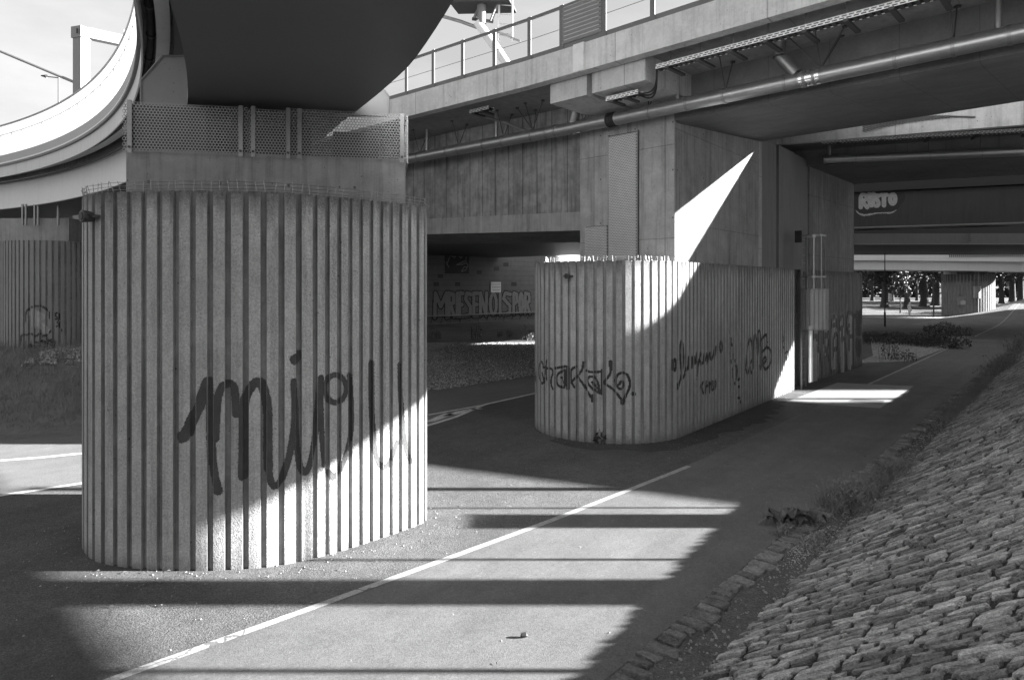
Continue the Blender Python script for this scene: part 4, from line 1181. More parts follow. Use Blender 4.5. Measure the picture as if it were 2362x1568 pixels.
# ------------------------------------------------------------------ bridge B behind, its own pipe and tray
ub, wb = Vector(UB), Vector(WB)
B0 = Vector((16.1, 20.6))
def B_(t, w, z=None):
    p = B0 + ub * t + wb * w
    return (p.x, p.y) if z is None else (p.x, p.y, z)
tBr = thing('concrete_bridge', (17, 22, 8.3), 'second concrete bridge span in deep shade behind the nearer one at right', 'bridge', 'concrete rail bridge spans')
bp = [B_(-9.5, 0), B_(30, 0), B_(120, 0)]; bs = [tuple(wb)] * 3
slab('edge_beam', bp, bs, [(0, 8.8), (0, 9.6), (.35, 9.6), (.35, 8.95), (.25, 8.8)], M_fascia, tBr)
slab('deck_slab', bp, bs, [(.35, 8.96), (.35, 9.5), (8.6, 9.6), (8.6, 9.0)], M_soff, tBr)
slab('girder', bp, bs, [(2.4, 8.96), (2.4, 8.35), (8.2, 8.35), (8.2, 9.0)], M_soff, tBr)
slab('edge_beam', bp, bs, [(8.6, 8.95), (8.9, 8.95), (8.9, 9.7), (8.6, 9.7)], M_fascia, tBr)
tnb = thing('noise_barrier', B_(0, .1, 9.6), 'grey solid noise barrier standing on the shaded second bridge', 'noise barrier')
k = -9.5
while k < 110:
    m = MB(); m.box(B_(k, .08, 9.6), (ub * 2.46).to_3d(), (wb * .08).to_3d(), (0, 0, 1.0)); obj('barrier_panel', m, M_frame, tnb)
    k += 2.5 if k < 40 else 10
tpb = thing('drain_pipe', B_(-5, 1.75, 8.2), 'dim drain pipe with capped end under the shaded second bridge', 'pipe', 'pipes hung under the bridges')
s, x, y, z = hitz(1900, 368, B0 + wb * 1.8, ub); s2, x2, y2, z2 = hitz(2362, 350, B0 + wb * 1.8, ub)
e2 = Vector((x, y, z)); d2 = Vector((x2, y2, z2)) - e2
m = MB(); m.tube([e2, e2 + d2 * 4], .15, 18); obj('pipe_run', m, M_pipe, tpb, smooth=True)
for f in (.004, .17, .55, .8):
    m = MB(); m.tube([e2 + d2 * f, e2 + d2 * (f + .008)], .165, 18); obj('collar', m, M_zinc, tpb)
m = MB(); p = e2 + d2 * .03; m.tube([p, (p.x, p.y, 8.96)], .06, 10); obj('downpipe', m, M_pipe, tpb)
for f in (.17, .55, .8):
    p = e2 + d2 * f; m = MB(); m.tube([p, (p.x, p.y, 8.96)], .013, 6); obj('hanger_rod', m, M_dark, tpb)
s, x, y, z = hitz(1895, 330, B0 + wb * .8, ub); s2, x2, y2, z2 = hitz(2362, 303, B0 + wb * .8, ub)
e3 = Vector((x, y, z)); d3 = Vector((x2, y2, z2)) - e3
maketray(e3, e3 + d3 * 2, 'dim slotted cable tray under the edge of the shaded second bridge', 8.96, 1.4)
# torn netting on the second bridge edge
nett = MB()
for i in range(26):
    for j in range(5):
        f0 = i / 26; px = 1990 + (2190 - 1990) * f0
        s, x, y, z = hitz(px, 283 - 14 * f0 - 20 * f0 * (1 - f0) + j * 4 * (1 - f0) * 1.2, B0 - wb * .04, ub)
        s2, x2, y2, z2 = hitz(px + 9, 283 - 14 * f0 - 20 * f0 * (1 - f0) + j * 4 * (1 - f0) * 1.2 + 3, B0 - wb * .05, ub)
        nett.tube([(x, y, z), (x2, y2, z2)], .012, 3, caps=False)
        s2, x2, y2, z2 = hitz(px + 9, 283 - 14 * f0 - 20 * f0 * (1 - f0) + j * 4 * (1 - f0) * 1.2 - 3, B0 - wb * .05, ub)
        nett.tube([(x, y, z), (x2, y2, z2)], .012, 3, caps=False)
s, x, y, z = hitz(2185, 268, B0 - wb * .04, ub); s2, x2, y2, z2 = hitz(2250, 270, B0 - wb * .04, ub)
nett.tube([(x, y, z), (x2, y2, z2)], .03, 5)
o = obj('torn_netting', nett, M_zinc); tag(o, 'torn grey netting drooping from the edge of the shaded second bridge', 'netting')

# ------------------------------------------------------------------ bridge C (dark girder with bubble letters) and bridge D behind it
x, y, z = PD(1985, 526, 36.0); x2, y2, z2 = PD(2362, 515, 33.2)
C0 = Vector((x, y)); uc = (Vector((x2, y2)) - C0).normalized(); wc = Vector((-uc.y, uc.x))
tC = thing('steel_bridge', (C0.x + 3, C0.y + 2, 6.9), 'dark steel girder bridge behind the concrete piers carrying pale bubble-letter graffiti', 'bridge', 'dark steel girder bridges')
m = MB(); q = C0 - uc * 4; m.box((q.x, q.y, 6.95), (uc * 70).to_3d(), (wc * .3).to_3d(), (0, 0, 1.9)); web = obj('web', m, mat('dark_girder', .03, .6, ((.6, .2), (4, .1)), streak=.4), tC)
m = MB(); q = C0 - uc * 4 - wc * .18; m.box((q.x, q.y, 6.88), (uc * 70).to_3d(), (wc * .6).to_3d(), (0, 0, .06)); obj('bottom_flange', m, M_gpaint, tC)
m = MB(); q = C0 - uc * 4 - wc * .3; m.box((q.x, q.y, 8.87), (uc * 70).to_3d(), (wc * 3.3).to_3d(), (0, 0, .9)); obj('deck', m, M_black, tC)
m = MB(); q = C0 - uc * 4 + wc * 2.6; m.box((q.x, q.y, 6.95), (uc * 70).to_3d(), (wc * .3).to_3d(), (0, 0, 1.9)); obj('web', m, M_dark, tC)
for k in range(10):
    a = C0 + uc * (k * 5.0 - 5) + wc * .4; b = C0 + uc * (k * 5.0 - 1.5) + wc * 2.6; c = C0 + uc * (k * 5.0 + 2) + wc * .4
    for p, q in ((a, b), (b, c)):
        m = MB(); m.tube([(p.x, p.y, 7.0), (q.x, q.y, 7.0)], .09, 4); obj('brace', m, M_gpaint, tC)
def Csurf(a, z, off):
    p = C0 + uc * a - wc * (off + .01); return (p.x, p.y, z)
kc = .16786
def cst(strokes, w):
    out = []
    for s in strokes:
        ww = w
        if isinstance(s, tuple) and isinstance(s[0], list): s, ww = s
        pl = []
        for X, Y in s:
            px, py = 1965.6 + kc * X, 404.9 + kc * Y
            a, xx, yy, zz = hitz(px, py, C0, uc); pl.append((a, zz))
        out.append((smooth2(pl), ww))
    return out
paint('spray_outline', tC, Csurf, cst([[(40, 200), (60, 480), (140, 540), (240, 530), (320, 505), (450, 495), (520, 510), (590, 470), (660, 370), (670, 280), (630, 215)]], .17), .03, M_paintw, off=.002)
paint('spray_outline', tC, Csurf, cst([([(60, 230), (100, 420), (160, 470), (260, 450), (420, 440), (560, 430), (610, 350), (610, 240)], .55), ([(100, 300), (600, 300)], .9)], .3), .03, M_black, off=.004)
LT = {'R': [[(0, 1), (0, 0), (.85, .08), (.85, .42), (.1, .5), (.95, 1)]], 'U': [[(0, 0), (.05, .8), (.45, 1), (.85, .8), (.9, 0)]], 'S': [[(.9, .1), (.3, 0), (.1, .25), (.8, .6), (.75, .95), (.05, .95)]], 'T': [[(0, .02), (1, .02)], [(.5, 0), (.5, 1)]], 'O': [ell(.5, .5, .42, .46, 10)]}
bub = []
for ch, xa, xb, ya, yb in (('R', 118, 212, 255, 440), ('U', 235, 300, 245, 425), ('S', 318, 372, 265, 425), ('T', 395, 478, 265, 415), ('O', 512, 600, 250, 400)):
    for st_ in LT[ch]: bub.append([(xa + (xb - xa) * u, ya + (yb - ya) * v) for u, v in st_])
paint('spray_letters', tC, Csurf, cst(bub, .21), .025, M_paintw, off=.007)
M_gd = mat('dim_girder_paint', .09, .5, ((1, .15), (6, .1)), streak=.2)
tD = thing('steel_bridge', (30, 46, 6.5), 'low grey girder bridge crossing far behind the bubble-letter bridge', 'bridge', 'dark steel girder bridges')
m = MB(); m.box((18, 44.4, 6.53), (60, -1.0, 0), (0, .25, 0), (0, 0, .72)); obj('girder', m, M_gd, tD)
m = MB(); m.box((18, 44.3, 6.5), (60, -1.0, 0), (0, .45, 0), (0, 0, .03)); obj('flange', m, M_gpaint, tD)
m = MB(); m.box((18, 44.65, 6.58), (60, -1.0, 0), (1, 17, 0), (0, 0, 1.75)); obj('deck', m, M_black, tD)
for k in range(8):
    p = PD(2233 + 2 * (k % 2) * 2, 541 + (k // 2) * 5, 44.0); m = MB(); m.cbox((p[0], p[1] - .05, p[2]), .08, .05, .06); obj('bolt_head', m, M_dark, tD)

# ------------------------------------------------------------------ far white bridge E with its pier
tE = thing('white_bridge', (50, 74, 5.5), 'white curved bridge far behind the dark girders on the right', 'bridge')
def Ep(px, py, d): return Vector(PD(px, py, d))
pe = [(-6, 120 - 30), (20, 82), (44, 75.8), (58, 73.6), (68, 66), (74, 52), (78, 20)]
def eprof(z0, z1, w0, w1): 
    sl = [.7, .45, .12, -.12, -.3, -.5, -.6]
    return lambda i: [(w0, z0 + sl[i]), (w1, z0 + sl[i]), (w1, z1 + sl[i]), (w0, z1 + sl[i])]
m = MB(); m.sweep(pe, eprof(5.35, 6.45, 0, .3), 0); obj('web', m, M_wpaint, tE)
m = MB(); m.sweep(pe, eprof(5.35, 5.4, -3.2, .3), 0); obj('bottom_plate', m, M_gpaint, tE)
m = MB(); m.sweep(pe, eprof(6.46, 6.95, -4.2, 1.0), 0); obj('deck', m, M_wpaint, tE)
m = MB(); m.sweep(pe, eprof(6.95, 7.3, .94, 1.0), 0); obj('skirting', m, M_wpaint, tE)
for k in range(60):
    m = MB(); x = 50 + k * .2; y = 74.8 - max(0, (x - 50)) * .16; m.cbox((x, y - 1.0, 7.5), .07, .05, 1.2); obj('railing_post', m, M_dark, tE)
pc_ = (52.6, 77.6)
PEp = Plan(catmull([(51.70, 77.2), (52.20, 75.9), (53.60, 75.2), (55.40, 75.3), (57.00, 76.2), (57.70, 77.6), (57.00, 79.0), (54.80, 79.6), (52.60, 79.0)]), .34, .14)
tpe = thing('fluted_pier', (54.40, 77.2, 0), 'far fluted pier carrying the white bridge, its right half in bright sun', 'bridge pier', 'fluted concrete piers')
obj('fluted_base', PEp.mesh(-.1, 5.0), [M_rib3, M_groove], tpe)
m = MB(); m.prism([(52.40, 76.0), (56.20, 76.2), (57.00, 77.6), (56.10, 78.8), (52.50, 78.6)], 4.9, 7.25); obj('cap_block', m, M_conc, tpe)
m = MB(); m.tube([(54.00, 75.15, 2.2), (54.00, 75.15, 3.6)], .42, 14, caps=False); obj('perforated_guard', m, M_zinc, tpe)
for dx in (-.2, .2):
    m = MB(); m.tube([(54.0 + dx, 75.1, .1), (54.0 + dx, 75.1, 7.4)], .03, 6); obj('stile', m, M_zinc, tpe)
for k in range(16):
    m = MB(); z = .5 + k * .4; m.tube([(53.80, 75.1, z), (54.20, 75.1, z)], .02, 4); obj('rung', m, M_zinc, tpe)
m = MB(); m.cbox((52.3, 74.9, 1.7), .55, .03, .45); obj('notice_plate', m, M_paintw, tpe)
m = MB(); m.cbox((52.40, 75.4, 1.9), .8, .03, 1.0); obj('notice_plate', m, M_plate, tpe)

# ------------------------------------------------------------------ back wall with graffiti
W0 = Vector((-7.9, 60.6)); uw = Vector((10, 9.2)).normalized(); ww_ = Vector((-uw.y, uw.x))
tW = thing('abutment_wall', (-3, 65, 0), 'dark block wall with a row of outlined graffiti letters seen between the two big piers', 'wall')
m = MB(); q = W0 - uw * 34; m.box((q.x, q.y, -.1), (uw * 70).to_3d(), (ww_ * .6).to_3d(), (0, 0, 7.3)); obj('wall', m, M_wall, tW)
m = MB(); q = W0 - uw * 34 - ww_ * .35; m.box((q.x, q.y, .75), (uw * 70).to_3d(), (ww_ * .36).to_3d(), (0, 0, .12)); led = obj('ledge', m, M_conc, tW)
for k in range(30):
    p = W0 + uw * (k * 1.15 - 10); m = MB(); m.tube([(p.x, p.y, .1), (p.x - ww_.x * .3, p.y - ww_.y * .3, .74)], .03, 4); obj('prop', m, M_dark, led)
def Wsurf(a, z, off):
    p = W0 + uw * a - ww_ * (off + .01); return (p.x, p.y, z)
def wst(strokes, w, x0=978.6, y0=556.8, k=.1614):
    out = []
    for s in strokes:
        w1 = w
        if isinstance(s, tuple) and isinstance(s[0], list): s, w1 = s
        pl = []
        for X, Y in s:
            a, xx, yy, zz = hitz(x0 + k * X, y0 + k * Y, W0, uw); pl.append((a, zz))
        out.append((pl, w1))
    return out
ST = {'M': [[(0, 1), (.05, 0), (.5, .55), (.95, 0), (1, 1)]], 'R': [[(.1, 1), (.1, 0), (.8, .05), (.85, .4), (.15, .5)], [(.4, .5), (.95, 1)]], 'I': [[(.5, 0), (.5, 1)]], 'E': [[(.95, 0), (.1, 0), (.1, 1), (.95, 1)], [(.1, .5), (.75, .5)]],
      'S': [[(.9, .05), (.3, 0), (.1, .25), (.85, .6), (.8, .95), (.1, 1)]], 'N': [[(.05, 1), (.1, 0), (.9, 1), (.95, 0)]], 'O': [ell(.5, .5, .38, .48, 12)], 'P': [[(.15, 1), (.15, 0), (.8, .05), (.85, .4), (.2, .52)]], 'U': [[(.1, 0), (.15, .9), (.5, 1), (.85, .9), (.9, 0)]]}
word = [('M', 140, 330), ('R', 330, 440), ('I', 440, 500), ('E', 490, 560), ('S', 570, 680), ('E', 690, 775), ('N', 785, 900), ('O', 920, 1050), ('I', 1060, 1100), ('S', 1110, 1250), ('P', 1260, 1340), ('O', 1345, 1420), ('R', 1425, 1520)]
dark, fill = [], []
for ch, xa, xb in word:
    yb = 1085 - (xa - 140) / 1380 * 60; yt = 740
    for s in ST[ch]:
        pl = [(xa + 8 + (xb - xa - 16) * u, yt + (yb - yt) * v) for u, v in s]
        dark.append((pl, .62)); fill.append((pl, .40))
paint('spray_outline', tW, Wsurf, wst(dark, .6), .05, M_paintk, off=.01)
paint('spray_letters', tW, Wsurf, wst(fill, .4), .05, M_paintm, off=.02)
m = MB(); q0 = wst([[(290, 185), (640, 185), (640, 460), (290, 460)]], 1)[0][0]
m.add([Wsurf(a, z, .012) for a, z in q0], [(0, 1, 2, 3)]); obj('painted_patch', m, M_black, tW)
paint('spray_tag', tW, Wsurf, wst([[(320, 330), (370, 200), (430, 230), (470, 190), (520, 240), (560, 185), (600, 200), (595, 270), (460, 335), (540, 330), (600, 300), (625, 350), (590, 410), (530, 430), (570, 360), (600, 370)], [(310, 300), (350, 370)]], .1), .04, M_paintm, off=.02)
for X, Y in ((230, 495), (170, 610), (475, 610), (785, 440), (1030, 390), (1280, 610), (1165, 330)):
    q0 = wst([[(X - 38, Y - 28), (X + 38, Y - 28), (X + 38, Y + 28), (X - 38, Y + 28)]], 1)[0][0]
    m = MB(); m.add([Wsurf(a, z, .006) for a, z in q0], [(0, 1, 2, 3)]); obj('dark_block', m, M_dark, tW)
q0 = wst([[(942, 580), (1087, 582), (1087, 728), (942, 725)]], 1)[0][0]
a0, z1 = q0[0]; a1, z0 = q0[2]
ts_ = thing('notice_sign', Wsurf(a0, z0, .1), 'white rectangular notice with three dark lines of lettering on the block wall', 'sign')
m = MB(); P_ = [Wsurf(a0, z0, .05), Wsurf(a1, z0, .05), Wsurf(a1, z1, .05), Wsurf(a0, z1, .05)]; P2_ = [Wsurf(a0, z0, .09), Wsurf(a1, z0, .09), Wsurf(a1, z1, .09), Wsurf(a0, z1, .09)]
m.add(P_ + P2_, [(0, 1, 2, 3), (4, 5, 6, 7), (0, 1, 5, 4), (1, 2, 6, 5), (2, 3, 7, 6), (3, 0, 4, 7)]); obj('board', m, mat('sign_white', .75, .5), ts_)
m = MB(); random.seed(5)
for r, (f0, f1) in enumerate(((.06, .94), (.15, .9), (.2, .88))):
    a = a0 + (a1 - a0) * f0
    while a < a0 + (a1 - a0) * f1:
        zz = z1 - (z1 - z0) * (.22 + .28 * r); hh = (z1 - z0) * .06
        m.quad(Wsurf(a, zz - hh, .094), Wsurf(a + .04, zz - hh, .094), Wsurf(a + .04, zz + hh, .094), Wsurf(a, zz + hh, .094))
        if random.random() < .6: m.quad(Wsurf(a, zz + hh * .6, .095), Wsurf(a + .1, zz + hh * .6, .095), Wsurf(a + .1, zz + hh, .095), Wsurf(a, zz + hh, .095))
        a += .14
obj('lettering', m, M_black, ts_)
# dark low bridge deck between girder and wall, closing the view upward
tF = thing('low_bridge', (-4, 42, 6.6), 'unlit bridge deck seen from below beyond the deep panelled girder', 'bridge')
m = MB(); q = LA + wl * 9.6 + ul * 70; m.box((q.x, q.y, 6.35), (-ul * 69).to_3d(), (wl * 9).to_3d(), (0, 0, 1.2)); obj('deck', m, M_dark, tF)
m = MB(); q = LA + wl * 21 + ul * 80; m.box((q.x, q.y, 6.55), (-ul * 79).to_3d(), (wl * 14).to_3d(), (0, 0, 1.2)); obj('deck', m, M_dark, tF)
# ------------------------------------------------------------------ catenary gantry, lamps, cables on the left skyline
M_gant = mat('gantry_paint', .2, .5, ((.6, .05),))
tg = thing('gantry', PD(188, 600, 32)[:2] + (0,), 'white steel portal frame rising behind the curved bridge at left', 'gantry')
gx, gy, _ = PD(188, 300, 32)
m = MB(); m.cbox((gx, gy, 8.0), .52, .5, 16.0, -.3); obj('column', m, M_gant, tg)
m = MB(); m.cbox((gx, gy, 16.15), .64, .6,   .55, -.3); hd = obj('head_box', m, M_gpaint, tg)
m = MB()
for k in (-.08, .08): m.cbox((gx + .1 + k, gy - .36, 16.15), .05, .03, .25, .25)
obj('slot', m, M_black, hd)
m = MB(); b0 = Vector((gx + .2, gy + .1, 15.95)); bd = Vector((8.2, 7.0, 0)); m.box(b0 - Vector((.15, -.15, .0)), bd, Vector((.3, -.3, 0)), (0, 0, .5)); obj('beam', m, M_gant, tg)
x, y, z = PD(281, 300, 36)
m = MB(); m.cbox((x, y, 8.6), .22, .22, 17.2); 
tg2 = thing('mast', (x, y, 0), 'slim white mast with a thin board behind the portal frame', 'mast')
obj('column', m, M_gant, tg2)
m = MB(); m.box((x + .12, y, 16.4), (1.3, .35, 0), (0, .06, 0), (0, 0, 1.55)); obj('board', m, M_wpaint, tg2)
m = MB(); m.box((x - .05, y + .3, 9), (.16, 0, 0), (0, .16, 0), (0, 0, 8.9)); obj('board_post', m, M_zinc, tg2)
m = MB(); m.tube([PD(-60, 93, 34.5), PD(300, 244, 34.5)], .075, 8); o = obj('overhead_conductor', m, M_zinc); tag(o, 'inclined grey tube crossing the sky behind the portal frame', 'conductor')
def street_lamp(px, ytop, yarm, dxarm, d, label, r=.07):
    x, y, zt = PD(px, ytop, d); t_ = thing('street_lamp', (x, y, 0), label, 'street lamp', 'street lamps behind the curved bridge')
    m = MB(); m.tube([(x, y, 0), (x, y, zt)], [r * 1.3, r], 8); obj('pole', m, M_dark, t_)
    xa, ya, za = PD(px + dxarm, yarm, d); m = MB(); m.tube([(x, y, zt), (xa, ya, za)], .05, 6); obj('arm', m, M_dark, t_)
    m = MB(); dx = (xa - x) * .5
    m.tube([(xa + dx * .2, ya, za - .02), (xa, ya, za + .02), (xa - .0 + dx * .9, ya, za + .08)], [.06, .16, .05], 8); obj('lamp_head', m, M_dark, t_)
street_lamp(135.5, 180, 177, -28, 58, 'taller street lamp with arm pointing left behind the curved bridge')
street_lamp(172, 241, 238, -18, 70, 'shorter street lamp half hidden behind the portal frame column')
m = MB(); x, y, z = PD(317, 0, 40); m.tube([(x, y, 0), (x, y, 24)], .09, 6); o = obj('pole', m, M_dark); o.name = 'overhead_line_pole'
tag(o, 'thin dark pole rising out of the picture just left of the curved parapet', 'pole')
# ------------------------------------------------------------------ mast with work platform over the concrete bridge
dM = 27.0
tm = thing('signal_mast', PD(1100, 85, dM), 'steel mast with raking strut, work platform and ladder above the noise barrier', 'mast')
def mt(name, pts, r, mm, n=10, sm=True, d=dM):
    m = MB(); m.tube([PD(px, py, d + (dd[0] if dd else 0)) for px, py, *dd in pts], r, n); return obj(name, m, mm, tm, smooth=sm)
mt('strut', [(1100, 52), (1108, 62), (1150, 120), (1180, 165)], .19, M_wpaint, 16)
mt('column', [(1111, 55), (1111, -120)], .19, M_gpaint, 12)
mt('brace', [(1093, 45), (1114, 0)], .07, M_gpaint, 4); mt('brace', [(1132, 50), (1149, 6)], .07, M_gpaint, 4)
mt('bracket', [(1089, 44), (1138, 51)], .07, M_dark, 4)
m = MB(); a = Vector(PD(1035, 5, dM - .4)); m.box(a, (2.5, .0, .05), (.3, 1.2, 0), (0, 0, .13)); obj('platform', m, M_dark, tm)
for px in (1151, 1182):
    mt('stile', [(px, 95), (px, -60)], .05, M_wpaint, 6)
for i in range(7):
    y = 78 - i * 22; mt('rung', [(1151, y - 1), (1182, y + 2)], .025, M_wpaint, 5)
mt('tie_rod', [(1020, 38), (1062, 50), (1106, 66)], .075, M_zinc, 8); mt('tie_rod', [(1140, 72), (1200, 95)], .06, M_zinc, 8)
# ------------------------------------------------------------------ unseen things added at right to shade the path and piers
def slim(x, y, w, z, label, d=.7):  # columns added for the broad shadow bands on the ground
    t_ = thing('shadow_column', (x, y, 0), label, 'column', 'unseen columns added for their shadows')
    m = MB(); m.cbox((x, y, z / 2), d, w, z); obj('shaft', m, M_conc, t_)
    m = MB(); m.cbox((x, y, z + .06), d + .12, w + .02, .12); obj('cap', m, M_conc, t_)
slim(14.6, 7.80, .68, 7.6, 'unseen slim concrete column, added for its shadow, standing on the embankment beneath the rail bridge')
slim(12.5, 10.15, .60, 3.75, 'unseen short concrete column, added for its shadow, standing on the embankment near the rail bridge')
def pole(x, y, z, r, label):  # poles added for the thin shadow lines on the ground
    t_ = thing('shadow_pole', (x, y, 0), label, 'pole', 'unseen poles added for their shadows')
    m = MB(); m.tube([(x, y, 0), (x, y, z)], r, 8); obj('shaft', m, M_dark, t_)
    m = MB(); m.tube([(x, y, z), (x, y, z + .05)], r * 1.5, 8); obj('cap', m, M_dark, t_)
pole(9.3, 8.72, 5.6, .035, 'unseen thin pole, added for its shadow, on the embankment, nearer to the slim column')
pole(8.6, 6.2, 5.0, .04, 'unseen thin pole, added for its shadow, on the embankment close to the viewer')
pole(11.5, 10.75, 6.2, .03, 'unseen thin pole, added for its shadow, on the embankment beyond the slim column')
pole(11.9, 11.75, 6.2, .10, 'unseen thicker pole, added for its shadow, on the embankment beyond the slim column')
def block(x, y0, y1, z, label):  # unseen blocks added to keep sun off the ground and piers behind
    t_ = thing('shade_building', (x, y0, 0), label, 'building', 'unseen buildings added for shade')
    m = MB(); m.box((x, y0, -.1), (14, 0, 0), (0, y1 - y0, 0), (0, 0, z)); obj('wall', m, M_conc, t_)
    m = MB(); m.box((x - .2, y0 - .2, z - .1), (14.4, 0, 0), (0, y1 - y0 + .4, 0), (0, 0, .35)); obj('roof', m, M_dark, t_)
    n = int((y1 - y0) / 3)
    for i in range(n):
        for k in range(int(z / 3.2)):
            m = MB(); m.box((x - .03, y0 + .8 + i * 3, 1.0 + k * 3.2), (.05, 0, 0), (0, 1.5, 0), (0, 0, 1.6)); obj('window', m, M_black, t_)
block(82, 22.7, 40.4, 35.5, 'unseen block added for shade, nearer of the two beyond the embankment')
block(90, 43.5, 72.5, 36, 'unseen block added for shade, farther of the two beyond the embankment')
block(84, 40.45, 43.45, 22.5, 'low unseen block added for shade between the two taller ones beyond the embankment')
tr = thing('shade_wall', (40, 10, 0), 'tall unseen wall with a slit, added for shade, beyond the embankment', 'wall')  # wall added to block the sun, its slit lets a thin strip through
for y0, y1 in ((15.5, 20.45), (20.85, 21.2)):
    m = MB(); m.box((58, y0, -.1), (0, y1 - y0, 0), (.5, 0, 0), (0, 0, 16.5)); obj('wall', m, M_conc, tr)
    m = MB(); m.box((57.9, y0, 16.41), (0, y1 - y0, 0), (.7, 0, 0), (0, 0, .2)); obj('coping', m, M_conc, tr)

# ------------------------------------------------------------------ plants
def leafquad(mb, p, s, rnd=random):
    a = Vector((rnd.gauss(0, 1), rnd.gauss(0, 1), rnd.gauss(0, 1))).normalized(); b = a.orthogonal().normalized()
    c = a.cross(b); an = rnd.random() * pi
    u = (b * cos(an) + c * sin(an)) * s; v = (c * cos(an) - b * sin(an)) * s * .55
    p = Vector(p)
    mb.add([p - u, p + v, p + u, p - v], [(0, 1, 2, 3)])
def gz(x, y):
    return .01 + .8 * min(max((y - 82) / 20, 0), 1) if y > 78 else 0
def tree(px, d, trunk_d, h, crown, n, leaf, label, base=None, lm=None, cz=None, seed=1, fork=False):
    rnd = random.Random(seed)
    x = (px - CX) / F * d; y = d; z = gz(x, y) if base is None else base
    t_ = thing('tree', (x, y, z), label, 'tree', 'park trees')
    m = MB(); r = trunk_d / 2
    th_ = h * .42
    m.tube([(x, y, z - .2), (x, y, z + .25), (x + .03, y, z + 1.2), (x + rnd.uniform(-.2, .2), y, z + th_), (x + rnd.uniform(-.5, .5), y, z + h * .8)], [r * 1.6, r * 1.15, r * .95, r * .75, r * .2], 10)
    for k in range(7):
        an = rnd.random() * 2 * pi; f = rnd.uniform(.3, .6)
        b = Vector((x, y, z + th_ * rnd.uniform(.75, 1.15))); e = b + Vector((cos(an), sin(an), rnd.uniform(.4, 1.0))) * crown * f
        m.tube([b, b.lerp(e, .5) + Vector((0, 0, .2)), e], [r * .45, r * .3, r * .1], 6)
    if fork: m.tube([(x, y, z + 1.4), (x + .9, y, z + 2.6), (x + 1.5, y, z + 4.5)], [r * .7, r * .5, r * .4], 8)
    obj('trunk', m, M_bark, t_, smooth=True)
    m = MB(); czz = z + (cz if cz else h * .62)
    cl = []
    for k in range(26):
        v = Vector((rnd.gauss(0, 1), rnd.gauss(0, 1), rnd.gauss(0, 1))).normalized() * rnd.uniform(.35, 1)
        cl.append(Vector((x + v.x * crown, y + v.y * crown, czz + v.z * h * .36)))
    for k in range(n):
        c = rnd.choice(cl); v = Vector((rnd.gauss(0, 1), rnd.gauss(0, 1), rnd.gauss(0, .8))) * crown * .17
        leafquad(m, c + v, leaf * rnd.uniform(.6, 1.3), rnd)
    obj('crown', m, lm or M_leafd, t_, recalc=False)
tree(2040, 95, .95, 12, 5.0, 2600, .32, 'large dark park tree behind the dark lamp post nearest the fluted piers', seed=2)
tree(2092, 93, .8, 11, 4.6, 2400, .32, 'forked dark park tree just behind the walking woman', seed=3, fork=True)
tree(2132, 96, 1.15, 13, 5.2, 2600, .32, 'thick-trunked dark park tree between the walking woman and the far fluted pier', seed=4)
tree(2160, 99, 1.3, 13, 5.2, 2600, .32, 'broad park tree half hidden by the far fluted pier', seed=5)
tree(2058, 118, .6, 12, 5, 2000, .36, 'slim park tree standing farther back behind the large dark one', seed=6)
tree(2012, 120, .6, 12, 5.5, 2000, .36, 'distant park tree leftmost of the grove', seed=7)
tree(2310, 104, .7, 11, 4.2, 2200, .3, 'park tree with pale trunk just right of the far sunlit pier', seed=8)
tree(2335, 112, 1.0, 12, 5, 2200, .34, 'park tree behind the seated people at the right edge', seed=9)
tree(2354, 110, 1.0, 12, 5, 2200, .34, 'park tree cut by the right edge of the picture', seed=10)
tree(2076.5, 83, .16, 4.9, 1.25, 1100, .17, 'young sunlit sapling with pale leaves on the lawn', lm=M_leafl, seed=11, cz=3.5)
tree(2115, 121, .5, 11, 4.5, 1800, .36, 'distant park tree seen between two thick trunks', seed=12)
tree(2285, 135, .6, 12, 6, 2000, .4, 'distant park tree just beside the far fluted pier', seed=13)
for i_, (x_, y_) in enumerate(((82, 82), (95, 88), (78, 93), (100, 99), (88, 104))):
    tree(CX + x_ / y_ * F, y_, .8, 11, 4.4, 1500, .4, ['park tree right of the far pier, nearest the path', 'park tree on the lawn beyond the path crest', 'park tree behind the path crest', 'park tree far right of the lawn', 'park tree deepest on the right of the lawn'][i_], seed=30 + i_)
m = MB(); rnd = random.Random(4)
for k in range(16000):
    x = rnd.uniform(40, 190); y = rnd.uniform(150, 166); z = .8 + abs(rnd.gauss(0, 1)) ** .8 * 6.5
    leafquad(m, (x, y, z), rnd.uniform(.4, .9), rnd)
o = obj('far_wood', m, M_leafd, recalc=False); o['kind'] = 'stuff'
def shrub(cx, cy, rx, ry, h, n, leaf, label, name='shrub', cat='shrub', lm=None, zb=0, seed=1, group=None, stems=8):
    rnd = random.Random(seed); t_ = thing(name, (cx, cy, zb), label, cat, group)
    m = MB(); ms = MB()
    for k in range(stems * 4):
        a = rnd.random() * 2 * pi; q = sqrt(rnd.random()); bx, by = cx + cos(a) * q * rx, cy + sin(a) * q * ry
        ms.tube([(bx, by, zb - .05), (bx + rnd.uniform(-.15, .15) * h, by, zb + h * rnd.uniform(.6, 1.15))], [.012, .004], 4, caps=False)
    for k in range(n):
        a = rnd.random() * 2 * pi; q = sqrt(rnd.random()); x, y = cx + cos(a) * q * rx, cy + sin(a) * q * ry
        top = h * (1 - .5 * q * q) * (1 + .25 * sin(x * 3.1 + seed) * cos(y * 2.3))
        leafquad(m, (x, y, zb + top * rnd.random() ** .7), leaf * rnd.uniform(.6, 1.4), rnd)
    obj('stems', ms, M_bark, t_, recalc=False); obj('foliage', m, lm or M_leafd, t_, recalc=False)
def gpx(px, py): return G(px, py)
M_shrub = mat('shrub_leaf', .06, .7, ((.7, .3), (5, .4)))
